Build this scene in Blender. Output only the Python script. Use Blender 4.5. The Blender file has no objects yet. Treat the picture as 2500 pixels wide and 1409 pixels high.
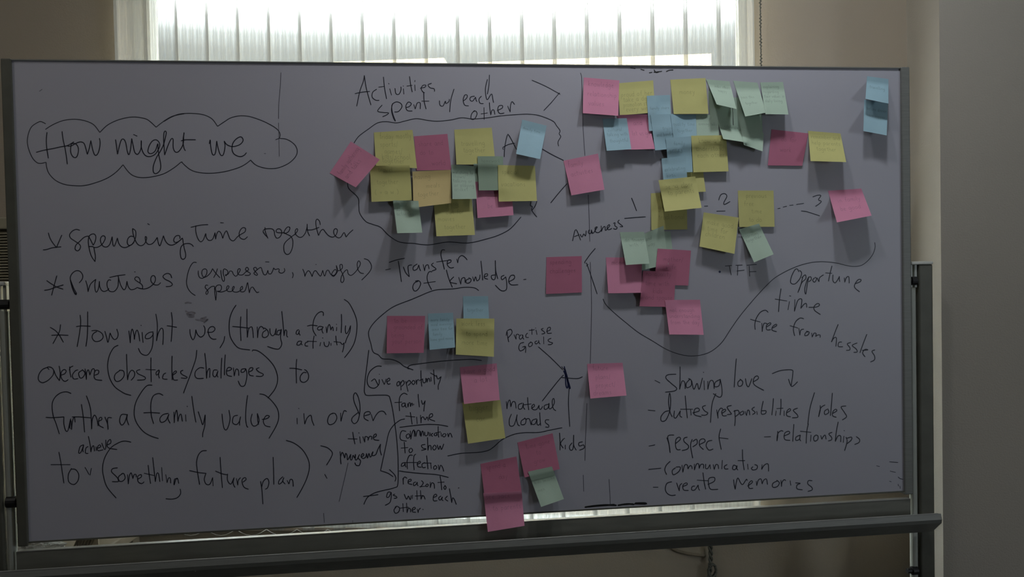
import bpy, bmesh, math, random
from mathutils import Vector, Matrix
random.seed(7)
D = bpy.data; SC = bpy.context.scene; COL = SC.collection
R = math.radians

# ---------------------------------------------------------------- camera, world, sun, exposure
F = 2164.9; CX, CY = 1250.0, 704.5          # focal length and centre for a 2500 x 1409 frame
ZC = 1.32                                    # height of the middle of the whiteboard above the floor
# board frame solved from the four panel corners (x along the board, y away from the viewer, z up)
fwd = Vector((0.13195329, 0.99088341, -0.02717363)).normalized()
rgt = Vector((0.99096314, -0.13253098, -0.02067825)).normalized()
up = rgt.cross(fwd).normalized()
cam_b = Vector((-0.19420956, -1.79795336, 0.05372492))
# the wall with the window is the world x axis; the board stands turned against it
fh = Vector((fwd.x, fwd.y, 0)).normalized(); rh = Vector((fh.y, -fh.x, 0))
wa = R(4.1246)
wd = rh * math.cos(wa) - fh * math.sin(wa)
PHI = -math.atan2(wd.y, wd.x)
B = Matrix.Translation((0, 0, ZC)) @ Matrix.Rotation(PHI, 4, 'Z')    # board frame -> world
B3 = B.to_3x3()
CAM = B @ cam_b
FW, RT, UP = B3 @ fwd, B3 @ rgt, B3 @ up
cd = D.cameras.new('camera'); cd.sensor_width = 36; cd.lens = F / 2500 * 36
cd.clip_start = 0.05; cd.clip_end = 500
cam = D.objects.new('camera', cd); COL.objects.link(cam)
m = Matrix.Identity(4)
for i in range(3):
    m[i][0], m[i][1], m[i][2], m[i][3] = RT[i], UP[i], -FW[i], CAM[i]
cam.matrix_world = m
SC.camera = cam

SC.view_settings.view_transform = 'Standard'; SC.view_settings.look = 'None'
SC.view_settings.gamma = 1; SC.view_settings.use_curve_mapping = False
SC.view_settings.exposure = 0.0

w = D.worlds.new('sky'); SC.world = w; w.use_nodes = True
nt = w.node_tree; nt.nodes.clear()
geo = nt.nodes.new('ShaderNodeTexCoord'); sep = nt.nodes.new('ShaderNodeSeparateXYZ')
nt.links.new(geo.outputs['Generated'], sep.inputs[0])
rmp = nt.nodes.new('ShaderNodeValToRGB'); cr = rmp.color_ramp       # overcast sky, hazy low down, bright higher up
cr.elements[0].position = 0.0; cr.elements[0].color = (0.06, 0.065, 0.07, 1)
cr.elements[1].position = 1.0; cr.elements[1].color = (0.75, 0.86, 1.0, 1)
for p_, c_ in ((0.215, (0.05, 0.057, 0.06, 1)), (0.230, (0.075, 0.082, 0.085, 1)), (0.246, (0.20, 0.215, 0.22, 1)), (0.262, (0.66, 0.70, 0.72, 1)), (0.272, (2.2, 2.25, 2.28, 1)), (0.285, (3.4, 3.4, 3.4, 1)), (0.40, (1.2, 1.25, 1.3, 1))):
    e = cr.elements.new(p_); e.color = c_
nt.links.new(sep.outputs['Z'], rmp.inputs[0])
bg = nt.nodes.new('ShaderNodeBackground'); bg.inputs[1].default_value = 12.0
out = nt.nodes.new('ShaderNodeOutputWorld')
nt.links.new(rmp.outputs[0], bg.inputs[0]); nt.links.new(bg.outputs[0], out.inputs[0])

sl = D.lights.new('sun', 'SUN'); sl.energy = 27.0; sl.angle = R(0.6); sl.color = (1.0, 0.86, 0.62)
sun = D.objects.new('sun', sl); COL.objects.link(sun)
sun.rotation_euler = Vector((0.25, 0.75, -0.7)).to_track_quat('-Z', 'Y').to_euler()   # shines away from the window, onto the yard wall

def area(name, loc, target, size, power, col, sy=None):
    l = D.lights.new(name, 'AREA'); l.energy = power; l.color = col
    l.shape = 'RECTANGLE'; l.size = size; l.size_y = sy or size
    o = D.objects.new(name, l); COL.objects.link(o); o.location = loc
    o.rotation_euler = (Vector(target) - Vector(loc)).to_track_quat('-Z', 'Y').to_euler()
    return o
# ceiling lamps of the room and two added fills (lamp positions found from the shadows under the notes)
def bw(x, y, z): return tuple(B @ Vector((x, y, z - ZC)))
area('ceiling_lamp_or_fill', bw(0.55, -0.52, 2.56), bw(0.5, -0.1, 1.2), 0.10, 4.2, (0.87, 0.93, 1.0), 0.10)
area('ceiling_lamp_or_fill', bw(0.12, -0.52, 2.56), bw(0.1, -0.1, 1.2), 0.10, 2.7, (0.98, 0.96, 1.0), 0.10)
area('ceiling_lamp_or_fill', bw(1.9, -0.75, 2.5), bw(0.3, 0, 1.2), 0.12, 0.4, (0.85, 0.93, 1.0), 0.12)
area('ceiling_lamp_or_fill', (-1.5, -1.3, 2.57), (-1.5, 0.2, 1.6), 0.5, 4.2, (1.0, 0.95, 0.90), 0.6)  # added fill that brightens the left wall
area('side_fill_light', (3.3, -2.3, 1.35), (0.6, -0.2, 1.2), 0.6, 14.0, (0.80, 0.90, 1.0), 0.8)  # unseen fill added to brighten the lower right of the board

# ---------------------------------------------------------------- helpers
def ray(u, v):
    return (FW + RT * ((u - CX) / F) + UP * (-(v - CY) / F))
def on_plane(u, v, axis, val):
    d = ray(u, v); t = (val - CAM[axis]) / d[axis]
    return CAM + d * t
Binv = B.inverted(); CAMB = cam_b.copy()
def board_point(u, v, off=0.0):
    """board-frame point (x, y, z) for an image point, off metres in front of the panel face"""
    d = fwd + rgt * ((u - CX) / F) + up * (-(v - CY) / F)
    t = (-off - CAMB.y) / d.y
    return CAMB + d * t

def node_mat(name, col, rough=0.6, metal=0.0, noise=0.0, nscale=20.0, bump=0.0, bscale=200.0, col2=None, stretch=None, spec=0.5, trans=0.0):
    mt = D.materials.new(name); mt.use_nodes = True; t = mt.node_tree
    b = t.nodes['Principled BSDF']
    b.inputs['Base Color'].default_value = (*col, 1); b.inputs['Roughness'].default_value = rough
    b.inputs['Metallic'].default_value = metal; b.inputs['Specular IOR Level'].default_value = spec
    tc = t.nodes.new('ShaderNodeTexCoord'); src = tc.outputs['Object']
    if stretch:
        mp = t.nodes.new('ShaderNodeMapping'); mp.inputs['Scale'].default_value = stretch
        t.links.new(src, mp.inputs[0]); src = mp.outputs[0]
    if noise or col2:
        n = t.nodes.new('ShaderNodeTexNoise'); n.inputs['Scale'].default_value = nscale; n.inputs['Detail'].default_value = 4
        t.links.new(src, n.inputs['Vector'])
        mx = t.nodes.new('ShaderNodeMix'); mx.data_type = 'RGBA'
        c2 = col2 or tuple(max(0, c * (1 - noise)) for c in col)
        mx.inputs[6].default_value = (*col, 1); mx.inputs[7].default_value = (*c2, 1)
        mr = t.nodes.new('ShaderNodeMapRange'); mr.inputs[1].default_value = 0.35; mr.inputs[2].default_value = 0.65
        t.links.new(n.outputs['Fac'], mr.inputs[0]); t.links.new(mr.outputs[0], mx.inputs[0])
        t.links.new(mx.outputs[2], b.inputs['Base Color'])
    if bump:
        n2 = t.nodes.new('ShaderNodeTexNoise'); n2.inputs['Scale'].default_value = bscale; n2.inputs['Detail'].default_value = 3
        t.links.new(src, n2.inputs['Vector'])
        bp = t.nodes.new('ShaderNodeBump'); bp.inputs['Strength'].default_value = bump; bp.inputs['Distance'].default_value = 0.002
        t.links.new(n2.outputs['Fac'], bp.inputs['Height']); t.links.new(bp.outputs[0], b.inputs['Normal'])
    if trans:
        tr = t.nodes.new('ShaderNodeBsdfTranslucent'); ms = t.nodes.new('ShaderNodeMixShader')
        tr.inputs[0].default_value = (*col, 1)
        if noise or col2: t.links.new(mx.outputs[2], tr.inputs[0])
        ms.inputs[0].default_value = trans
        t.links.new(b.outputs[0], ms.inputs[1]); t.links.new(tr.outputs[0], ms.inputs[2])
        t.links.new(ms.outputs[0], t.nodes['Material Output'].inputs[0])
    return mt

def mesh_obj(name, verts, faces, mt, parent=None, mw=None, smooth=False, loc=None):
    me = D.meshes.new(name); me.from_pydata([tuple(v) for v in verts], [], faces); me.update()
    if mt: me.materials.append(mt)
    if smooth:
        for p in me.polygons: p.use_smooth = True
    o = D.objects.new(name, me); COL.objects.link(o)
    if parent: o.parent = parent
    if mw is not None: o.matrix_world = mw
    if loc is not None: o.location = loc
    return o
def bm_obj(name, bm, mt, parent=None, smooth=False):
    me = D.meshes.new(name); bm.normal_update(); bm.to_mesh(me); bm.free()
    if mt: me.materials.append(mt)
    if smooth:
        for p in me.polygons: p.use_smooth = True
    o = D.objects.new(name, me); COL.objects.link(o)
    if parent: o.parent = parent
    return o
def add_box(bm, lo, hi, bev=0.0, seg=2):
    g = bmesh.ops.create_cube(bm, size=1)['verts']
    s = [hi[i] - lo[i] for i in range(3)]; c = [(hi[i] + lo[i]) / 2 for i in range(3)]
    for v in g: v.co = Vector((v.co.x * s[0] + c[0], v.co.y * s[1] + c[1], v.co.z * s[2] + c[2]))
    if bev:
        ed = list({e for v in g for e in v.link_edges})
        bmesh.ops.bevel(bm, geom=ed, offset=bev, segments=seg, affect='EDGES', profile=0.6)
def box(name, lo, hi, mt, parent=None, bev=0.0, seg=2):
    bm = bmesh.new(); add_box(bm, lo, hi, bev, seg); return bm_obj(name, bm, mt, parent)
def prism(name, prof, a, b, mt, parent=None, axis='x'):
    """closed profile [(p, q)] swept along an axis from a to b (x: (y,z) profile, z: (x,y) profile)"""
    n = len(prof); V = []
    for t in (a, b):
        for p, q in prof: V.append((t, p, q) if axis == 'x' else (p, q, t))
    Fc = [tuple(range(n)), tuple(range(2 * n - 1, n - 1, -1))] + [(i, i + n, (i + 1) % n + n, (i + 1) % n) for i in range(n)]
    o = mesh_obj(name, V, Fc, mt, parent)
    bm = bmesh.new(); bm.from_mesh(o.data); bmesh.ops.recalc_face_normals(bm, faces=bm.faces); bm.to_mesh(o.data); bm.free()
    return o
def add_tube(bm, pts, r, seg=8, cap=True):
    rings = []
    for i, p in enumerate(pts):
        p = Vector(p); a = Vector(pts[max(0, i - 1)]); b = Vector(pts[min(len(pts) - 1, i + 1)])
        d = (b - a).normalized(); s = d.orthogonal().normalized() if abs(d.z) > 0.95 else d.cross(Vector((0, 0, 1))).normalized()
        t = d.cross(s); rr = r[i] if isinstance(r, (list, tuple)) else r
        rings.append([bm.verts.new(p + (s * math.cos(k * 2 * math.pi / seg) + t * math.sin(k * 2 * math.pi / seg)) * rr) for k in range(seg)])
    for i in range(len(rings) - 1):
        for k in range(seg):
            bm.faces.new((rings[i][k], rings[i][(k + 1) % seg], rings[i + 1][(k + 1) % seg], rings[i + 1][k]))
    if cap:
        bm.faces.new(rings[0][::-1]); bm.faces.new(rings[-1])
def tube(name, pts, r, mt, parent=None, seg=10):
    bm = bmesh.new(); add_tube(bm, pts, r, seg); bmesh.ops.recalc_face_normals(bm, faces=bm.faces)
    return bm_obj(name, bm, mt, parent, smooth=True)
def thing(name, label, cat, loc=(0, 0, 0), rot=0, group=None):
    o = D.objects.new(name, None); COL.objects.link(o); o.location = loc; o.rotation_euler = (0, 0, rot)
    o.empty_display_size = 0.1; o['label'] = label; o['category'] = cat
    if group: o['group'] = group
    return o
def tag(o, label, cat=None, group=None):
    o['label'] = label
    if cat: o['category'] = cat
    if group: o['group'] = group
    return o
def struct(o, label=None):
    o['kind'] = 'structure'
    if label: o['label'] = label
    return o

# ---------------------------------------------------------------- materials
M = {}
M['wall'] = node_mat('painted_wall', (0.38, 0.325, 0.25), 0.85, noise=0.06, nscale=2.5, bump=0.25, bscale=260)
M['pillar'] = node_mat('painted_pillar', (0.41, 0.375, 0.315), 0.85, noise=0.06, nscale=2.0, bump=0.3, bscale=260)
M['ceiling'] = node_mat('ceiling_paint', (0.7, 0.69, 0.66), 0.9, bump=0.1)
M['floor'] = node_mat('floor_vinyl', (0.09, 0.08, 0.065), 0.5, noise=0.2, nscale=6)
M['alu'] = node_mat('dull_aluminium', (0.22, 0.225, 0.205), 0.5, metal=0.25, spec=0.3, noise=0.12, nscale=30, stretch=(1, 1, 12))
M['alu_dark'] = node_mat('dark_aluminium', (0.125, 0.125, 0.10), 0.5, metal=0.2, spec=0.3, noise=0.15, nscale=25)
M['alu_light'] = node_mat('pale_painted_tube', (0.50, 0.52, 0.46), 0.4, noise=0.06, nscale=30)
M['rail'] = node_mat('grey_green_rail_metal', (0.21, 0.21, 0.175), 0.5, metal=0.2, noise=0.15, nscale=12, stretch=(1, 6, 6), spec=0.3)
M['edge_shine'] = node_mat('painted_edge_highlight', (0.42, 0.42, 0.39), 0.4, metal=0.2, noise=0.3, nscale=8)  # paler metal that paints a highlight along edges
M['white_cap'] = node_mat('white_plastic', (0.62, 0.62, 0.56), 0.4, noise=0.05)
M['black'] = node_mat('black_plastic', (0.012, 0.012, 0.012), 0.5, noise=0.2)
M['panel'] = node_mat('whiteboard_enamel', (0.455, 0.45, 0.50), 0.42, noise=0.05, nscale=1.6, bump=0.02, bscale=30, spec=0.35)
M['ink'] = node_mat('black_marker_ink', (0.016, 0.017, 0.030), 0.5)
M['ink_blue'] = node_mat('dark_blue_marker_ink', (0.008, 0.014, 0.075), 0.5)
M['ink_black'] = node_mat('dried_black_ink', (0.008, 0.008, 0.008), 0.55)
M['ink_thin'] = node_mat('faded_marker_line', (0.075, 0.07, 0.095), 0.5)
M['smudge'] = node_mat('grey_marker_smudge', (0.33, 0.31, 0.345), 0.6, noise=0.4, nscale=120)
for k, c in {'yellow': (0.68, 0.65, 0.25), 'orange': (0.73, 0.58, 0.26), 'pink': (0.78, 0.31, 0.46), 'rose': (0.61, 0.20, 0.31),
             'blue': (0.38, 0.58, 0.66), 'green': (0.49, 0.63, 0.50), 'olive': (0.34, 0.45, 0.33), 'khaki': (0.50, 0.46, 0.13)}.items():
    M[k] = node_mat(k + '_note_paper', c, 0.75, noise=0.05, nscale=25, bump=0.05, bscale=300, trans=0.12)
    M[k + '_pen'] = node_mat('pen_on_' + k, tuple(x * 0.6 for x in c), 0.7)
# ---------------------------------------------------------------- the room
# blind line: left edge of blind slat 0 is seen at x = 445, 2.27 m away; pitch 80 mm
u0 = (445 - CX) / F
P0 = CAM + (Vector((FW.x, FW.y, 0)).normalized() + Vector((RT.x, RT.y, 0)).normalized() * u0) * 2.2724
YS = P0.y; XS0 = P0.x; PITCH = 0.08
YW = YS + 0.05                       # face of the window wall
CEIL = 2.6
XR = on_plane(2219, 700, 1, YW).x     # inner corner of the right-hand reveal
d_ = ray(2298, 700); YF = (CAM + d_ * ((XR - CAM.x) / d_.x)).y     # face of the projecting wall
XL = -3.2; XRR = 3.4; YB = -4.2
# window opening
wx0 = on_plane(388, 100, 1, YW + 0.13).x - 0.05; wx1 = on_plane(1838, 100, 1, YW).x
wz0 = on_plane(1400, 1256, 1, YW).z; wz1 = 2.3
TH = 0.22
def quadwall(name, lo, hi, mt): return struct(box(name, lo, hi, mt))
bm = bmesh.new()
add_box(bm, (XL - 0.1, YW, 0), (wx0, YW + TH, CEIL)); add_box(bm, (wx1, YW, 0), (XR, YW + TH, CEIL))
add_box(bm, (wx0, YW, 0), (wx1, YW + TH, wz0)); add_box(bm, (wx0, YW, wz1), (wx1, YW + TH, CEIL))
struct(bm_obj('wall_back', bm, M['wall']), 'beige painted wall around the window')
struct(box('wall_right', (XR, YF, 0), (XRR + 0.1, YW + TH, CEIL), M['pillar']), 'projecting greyish wall at the right with a bright edge')
struct(box('wall_left', (XL - 0.1, YB, 0), (XL, YW, CEIL), M['wall']))
struct(box('wall_side', (XRR, YB, 0), (XRR + 0.1, YF, CEIL), M['wall']))
struct(box('wall_front', (XL - 0.1, YB - 0.1, 0), (XRR + 0.1, YB, CEIL), M['wall']))
struct(box('ceiling', (XL - 0.1, YB - 0.1, CEIL), (XRR + 0.1, YW + TH, CEIL + 0.1), M['ceiling']))
struct(box('floor', (XL - 0.1, YB - 0.1, -0.1), (XRR + 0.1, YW + TH, 0), M['floor']))
struct(box('baseboard_back', (XL, YW - 0.012, 0), (XR, YW, 0.09), M['alu_dark'], bev=0.003))

# window: frame, stiles, panes
win = D.objects.new('window_1', None); COL.objects.link(win); win.location = ((wx0 + wx1) / 2, YW + 0.1, wz0); struct(win, 'wide window behind the vertical blind')
def wchild(o): o.parent = win; o.matrix_parent_inverse = win.matrix_world.inverted(); return o
bpy.context.view_layer.update()
fy0, fy1 = YW + 0.08, YW + 0.13
for lo, hi in (((wx0, fy0, wz0), (wx1, fy1, wz0 + 0.05)), ((wx0, fy0, wz1 - 0.05), (wx1, fy1, wz1)),
               ((wx0, fy0, wz0 + 0.05), (wx0 + 0.05, fy1, wz1 - 0.05)), ((wx1 - 0.02, fy0, wz0 + 0.05), (wx1, fy1, wz1 - 0.05))):
    wchild(box('window_frame', lo, hi, M['white_cap'], bev=0.004))
gl = D.materials.new('window_glass'); gl.use_nodes = True; t = gl.node_tree; t.nodes.clear()
o_ = t.nodes.new('ShaderNodeOutputMaterial'); tr = t.nodes.new('ShaderNodeBsdfTransparent'); gs = t.nodes.new('ShaderNodeBsdfGlossy'); mx = t.nodes.new('ShaderNodeMixShader')
tr.inputs[0].default_value = (0.93, 0.96, 0.95, 1); gs.inputs['Roughness'].default_value = 0.02; mx.inputs[0].default_value = 0.06
t.links.new(tr.outputs[0], mx.inputs[1]); t.links.new(gs.outputs[0], mx.inputs[2]); t.links.new(mx.outputs[0], o_.inputs[0])
for a, b in ((wx0 + 0.05, wx1 - 0.02),):
    wchild(box('pane', (a, fy0 + 0.02, wz0 + 0.05), (b, fy0 + 0.025, wz1 - 0.05), gl))

struct(box('trim_1', (wx0 - 0.02, YW - 0.038, wz0 - 0.022), (wx1, YW, wz0), M['white_cap'], bev=0.002), 'narrow sill under the window')
# outside: cream yard wall in the sun, seen only through the blind
YO = YW + 5.5
M['yard'] = node_mat('sunlit_cream_render', (0.80, 0.68, 0.42), 0.9, noise=0.06, nscale=1.5)
M['ground'] = node_mat('paved_yard', (0.22, 0.205, 0.18), 0.9, noise=0.1)
def yard_piece(x0, x1, ytop, lab):
    a = on_plane(x0, ytop, 1, YO); b = on_plane(x1, ytop, 1, YO)
    o = box('yard_wall', (a.x, YO, -0.6), (b.x, YO + 0.2, a.z), M['yard']); struct(o, lab)
yard_piece(1166, 1737, 152, 'sunlit cream yard wall outside, longer right-hand stretch')
yard_piece(640, 1084, 158, 'sunlit cream yard wall outside, lower left-hand stretch')
struct(box('yard_ground', (-8, YW + TH + 0.02, -0.7), (10, YO + 6, -0.6), M['ground']))

# vertical blind
def slat_material():
    mt = D.materials.new('ribbed_blind_fabric'); mt.use_nodes = True; t = mt.node_tree; t.nodes.clear()
    o = t.nodes.new('ShaderNodeOutputMaterial'); tc = t.nodes.new('ShaderNodeTexCoord'); sp = t.nodes.new('ShaderNodeSeparateXYZ')
    t.links.new(tc.outputs['Object'], sp.inputs[0])
    def math_(op, a, b=None, c=None):
        n = t.nodes.new('ShaderNodeMath'); n.operation = op
        for i, x in enumerate((a, b, c)):
            if x is None: continue
            if isinstance(x, (int, float)): n.inputs[i].default_value = x
            else: t.links.new(x, n.inputs[i])
        return n.outputs[0]
    def lines(period, width, offs):
        f = math_('FRACT', math_('ADD', math_('DIVIDE', sp.outputs['X'], period), offs))
        dist = math_('ABSOLUTE', math_('SUBTRACT', f, 0.5))
        return math_('SMOOTH_MIN', 1.0, math_('MAXIMUM', 0.0, math_('SUBTRACT', 1.0, math_('DIVIDE', dist, width))), 0.0)
    big = lines(0.0195, 0.085, 10.0); small = lines(0.0065, 0.20, 10.5)
    tt = math_('ADD', math_('ADD', 0.18, math_('MULTIPLY', small, 0.13)), math_('MULTIPLY', big, 0.30))
    tt2 = tt
    df = t.nodes.new('ShaderNodeBsdfDiffuse'); tl = t.nodes.new('ShaderNodeBsdfTranslucent'); tp = t.nodes.new('ShaderNodeBsdfTransparent')
    df.inputs[0].default_value = (0.46, 0.45, 0.40, 1); tl.inputs[0].default_value = (0.58, 0.59, 0.56, 1)
    m1 = t.nodes.new('ShaderNodeMixShader'); m1.inputs[0].default_value = 0.11
    t.links.new(df.outputs[0], m1.inputs[1]); t.links.new(tl.outputs[0], m1.inputs[2])
    m2 = t.nodes.new('ShaderNodeMixShader'); t.links.new(tt2, m2.inputs[0])
    t.links.new(m1.outputs[0], m2.inputs[1]); t.links.new(tp.outputs[0], m2.inputs[2]); t.links.new(m2.outputs[0], o.inputs[0])
    return mt
M['slat'] = slat_material()
blind = thing('vertical_blind', 'off-white ribbed vertical blind hanging in front of the bright window', 'blind', (XS0 + 0.6, YS, 2.42))
bpy.context.view_layer.update()
def bchild(o): o.parent = blind; o.matrix_parent_inverse = blind.matrix_world.inverted(); return o
ZB = on_plane(700, 1295, 1, YS).z
SW = 0.0895
V = []; Fc = []
for i in range(7):
    x = -SW / 2 + SW * i / 6; yb = -0.0016 * (1 - (2 * x / SW) ** 2)
    V += [(x, yb, 0), (x, yb, 2.40 - ZB)]
for i in range(6): Fc.append((2 * i, 2 * i + 2, 2 * i + 3, 2 * i + 1))
slat_me = D.meshes.new('slat'); slat_me.from_pydata(V, [], Fc); slat_me.materials.append(M['slat'])
wt_me = None
for i in range(-2, 18):
    o = D.objects.new('slat', slat_me); COL.objects.link(o)
    x = XS0 + i * PITCH + SW / 2
    o.location = (x, YS, ZB); o.rotation_euler = (0, 0, R(-3.2)); bchild(o)
    w_ = box('bottom_weight', (x - SW / 2 + 0.004, YS - 0.0022, ZB - 0.001), (x + SW / 2 - 0.004, YS + 0.0022, ZB + 0.008), M['wall'], bev=0.001, seg=1)
    w_.rotation_euler = (0, 0, 0); bchild(w_)
for i in range(-2, 17):
    x = XS0 + i * PITCH + SW / 2
    pts = [(x + PITCH * k / 6, YS - 0.006, ZB + 0.004 - 0.016 * math.sin(math.pi * k / 6)) for k in range(7)]
    bchild(tube('link_chain', pts, 0.0011, M['white_cap'], seg=5))
bchild(box('head_rail', (XS0 - 2.4 * PITCH, YS - 0.025, 2.40), (XS0 + 18.6 * PITCH, YS + 0.025, 2.45), M['white_cap'], bev=0.004))
# bead chain hanging at the right end of the blind
cx = on_plane(1857, 80, 1, YS - 0.02).x
bc = thing('bead_chain', 'dark bead pull chain hanging at the right end of the blind', 'chain', (cx, YS - 0.02, 1.0))
bm = bmesh.new()
for k in range(170):
    z = k * 0.0083
    for s in (-1, 1):
        g = bmesh.ops.create_icosphere(bm, subdivisions=1, radius=0.0019)['verts']
        for v in g: v.co += Vector((s * 0.0019 * math.cos(k * 0.55), s * 0.0019 * math.sin(k * 0.55), z + s * 0.002))
o = bm_obj('bead', bm, M['alu_dark'], bc, smooth=True); o['kind'] = 'stuff'
tube('cord', [(0, 0, -0.005), (0, 0, 1.42)], 0.0013, M['alu_dark'], bc, seg=5)
# ---------------------------------------------------------------- the mobile whiteboard
board = thing('mobile_whiteboard', 'large wheeled whiteboard covered in handwriting, in an aluminium frame with a pen tray', 'whiteboard', (0, 0, 0), PHI)
# children live in board coordinates: x along, y away from the viewer, z up from the floor
def bp(u, v, off=0.0):
    p = board_point(u, v, off); return Vector((p.x, p.y, p.z + ZC))
W2 = 0.9; H2 = 0.9 / 1.9623
panel = box('writing_panel', (-W2, 0.0, ZC - H2), (W2, 0.018, ZC + H2), M['panel'], board)
LX = bp(4, 150).x; RX = bp(2217, 168).x
def chan(name, x0, x1, mt):
    o = box(name, (x0, -0.006, ZC - H2 - 0.008), (x1, 0.024, ZC + H2 + 0.003), mt, board, bev=0.0022)
    return o
tag(chan('frame_rail', LX, -W2, M['alu_dark']), 'dark upright frame rail at the left end of the board')  # reflection of the dark room put into the colour by a darker metal
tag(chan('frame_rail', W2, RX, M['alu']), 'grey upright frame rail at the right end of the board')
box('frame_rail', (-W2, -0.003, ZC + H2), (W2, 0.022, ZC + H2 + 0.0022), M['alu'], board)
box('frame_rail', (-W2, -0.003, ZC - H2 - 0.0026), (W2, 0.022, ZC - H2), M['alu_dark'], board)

# posts
def post(side, xi, xo, top):
    """xi inner edge (board side) of the pale tube, xo outer edge of the dark channel"""
    s = side
    tw = 0.0165; xt = xi + s * tw / 2
    x1, x2 = xi + s * (tw + 0.002), xo
    lo, hi = min(x1, x2), max(x1, x2)
    p = box('post', (lo, 0.002, 0.10), (hi, 0.036, top), M['alu_dark'], board, bev=0.003)
    cap = box('post_cap', (min(xi, x2), 0.0, top), (max(xi, x2), 0.038, top + 0.007), M['white_cap'], p, bev=0.002)
    bm = bmesh.new(); add_tube(bm, [(xt, 0.014, 0.10), (xt, 0.014, top - 0.05)], tw / 2, 16); add_box(bm, (xt - tw / 2, 0.006, top - 0.05), (xt - 0.0022, 0.022, top), 0.0008, 1); add_box(bm, (xt + 0.0022, 0.006, top - 0.05), (xt + tw / 2, 0.022, top), 0.0008, 1)
    tb = bm_obj('post_tube', bm, M['alu_light'], board)
    return p, xt
RI = bp(2226, 700).x; RO = bp(2279, 700).x; PT = bp(2250, 646).z
pr, xr = post(1, RI, RO, PT)
LO_ = 2 * 0 - RO - 0.012; LI = bp(13.5, 760).x
pl, xl = post(-1, LI, LI - 0.052, bp(8, 697).z)
# board pivots and clamps (black)
def knob(x, z, s, r=0.0095, ln=0.02):
    bm = bmesh.new(); add_tube(bm, [(x - s * ln * 0.75, 0.008, z), (x - s * ln * 0.2, 0.008, z), (x - s * ln * 0.2, 0.008, z), (x + s * ln * 0.4, 0.008, z)], [r * 0.6, r * 0.6, r, r], 14)
    bmesh.ops.recalc_face_normals(bm, faces=bm.faces); return bm_obj('pivot_knob', bm, M['black'], board, smooth=False)
knob(bp(2233, 686).x, bp(2233, 686).z, 1); knob(bp(12, 744).x, bp(12, 744).z, -1, 0.0095, 0.03); knob(bp(29, 1228).x, bp(29, 1228).z, -1, 0.011, 0.03)
knob(bp(2233, 1120).x, bp(2233, 1120).z - 0.25, 1)
# back rail and pen tray: profile (y, z), y negative is towards the viewer
zt = bp(2222, 1212.5, -0.004).z
zl = [bp(40, 1344).z, bp(2222, 1213).z]
zt = bp(1100, 1285, -0.0).z
TX0 = LI - 0.06
RAIL0 = bp(40, 1360, 0.0).x; RAIL1 = bp(2223, 1230, 0.0).x
prism('back_rail', [(0.0, zt), (0.012, zt), (0.012, zt - 0.075), (0.0, zt - 0.075)], RAIL0, RAIL1, M['rail'], board)
PN = 0.052
ztop = bp(1800, 1284.5, PN - 0.008).z; znose = ztop - 0.011; zbot = bp(1800, 1329, 0.018).z
TX1 = bp(2300, 1258, PN).x
prof = [(-(PN - 0.008), ztop), (-(PN - 0.004), ztop + 0.0005), (-PN, znose), (-PN + 0.002, znose - 0.008), (-0.018, zbot), (0.0, zbot), (0.0, zbot + 0.004), (-0.018, zbot + 0.004), (-(PN - 0.008), znose - 0.004)]
prism('pen_tray', prof, TX0, TX1, M['alu'], board)
box('tray_lip_highlight', (TX0 + 0.002, -(PN - 0.0035), ztop + 0.0002), (TX1 - 0.006, -(PN - 0.0075), ztop + 0.0016), M['edge_shine'], board)  # painted highlight line along the top of the tray
box('rail_highlight', (RAIL0 + 0.002, -0.0008, zt + 0.0001), (RAIL1 - 0.002, 0.011, zt + 0.0014), M['edge_shine'], board)  # painted highlight line along the top of the back rail
# feet, outside the picture but carrying the board
for x in (xl, xr):
    f_ = box('foot_beam', (x - 0.02, -0.30, 0.07), (x + 0.02, 0.17, 0.11), M['alu_dark'], board, bev=0.004)
    for y in (-0.27, 0.14):
        bm = bmesh.new(); add_tube(bm, [(x - 0.012, y, 0.03), (x + 0.012, y, 0.03)], 0.03, 16); add_tube(bm, [(x, y, 0.03), (x, y, 0.075)], 0.008, 8)
        bmesh.ops.recalc_face_normals(bm, faces=bm.faces); bm_obj('caster', bm, M['black'], f_)
box('cross_bar', (xl, 0.006, 0.14), (xr, 0.03, 0.17), M['alu_dark'], board, bev=0.003)
# ---------------------------------------------------------------- marker writing
# each entry: (label, x0, y0, scale, width_mm, strokes); strokes are read off the board,
# x0,y0 + xy/scale being board-image coordinates that board_point() lays on the board plane
INK = []
def ink(label, x0, y0, s, strokes, w=2.6, mat='ink'):
    INK.append((label, x0, y0, s, w, strokes, mat))

ink('thin cloud outline drawn round the words "How might we"', 50, 260, 6.25,
 "385,265 320,232 270,240 170,310 120,420 105,540 125,650 180,780 250,855 310,868 385,852;"
 "390,850c 400,930 440,1030 540,1130 680,1190 850,1210 980,1205 1140,1165 1320,1095 1460,1000 1565,890c 1650,1000 1720,1055 1800,1080 1900,1085 2050,1065 2200,1020 2350,930 2450,850 2470,845;"
 "380,350 500,275 650,215 800,195 930,205 1050,240 1130,290 1210,395c 1320,290 1450,220 1600,175 1740,160 1880,180 1960,215 2070,315c 2200,215 2330,145 2500,110;"
 "2457,845 2517,905 2587,960 2667,995 2787,1015 2937,1017 3137,990 3337,930 3447,870 3512,818c 3587,890 3687,930 3807,948 3937,935 4087,870 4187,780 4224,690 4197,600 4127,535 4047,497 3967,488 3952,485c 3962,430 3937,370 3867,310 3727,235 3587,180 3467,148 3337,143 3207,175 3107,235 3007,303c 2947,215 2887,165 2787,125 2667,108 2537,105 2407,120 2287,170 2187,230;"
 "3892,508 3952,485", w=2.3)
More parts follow.
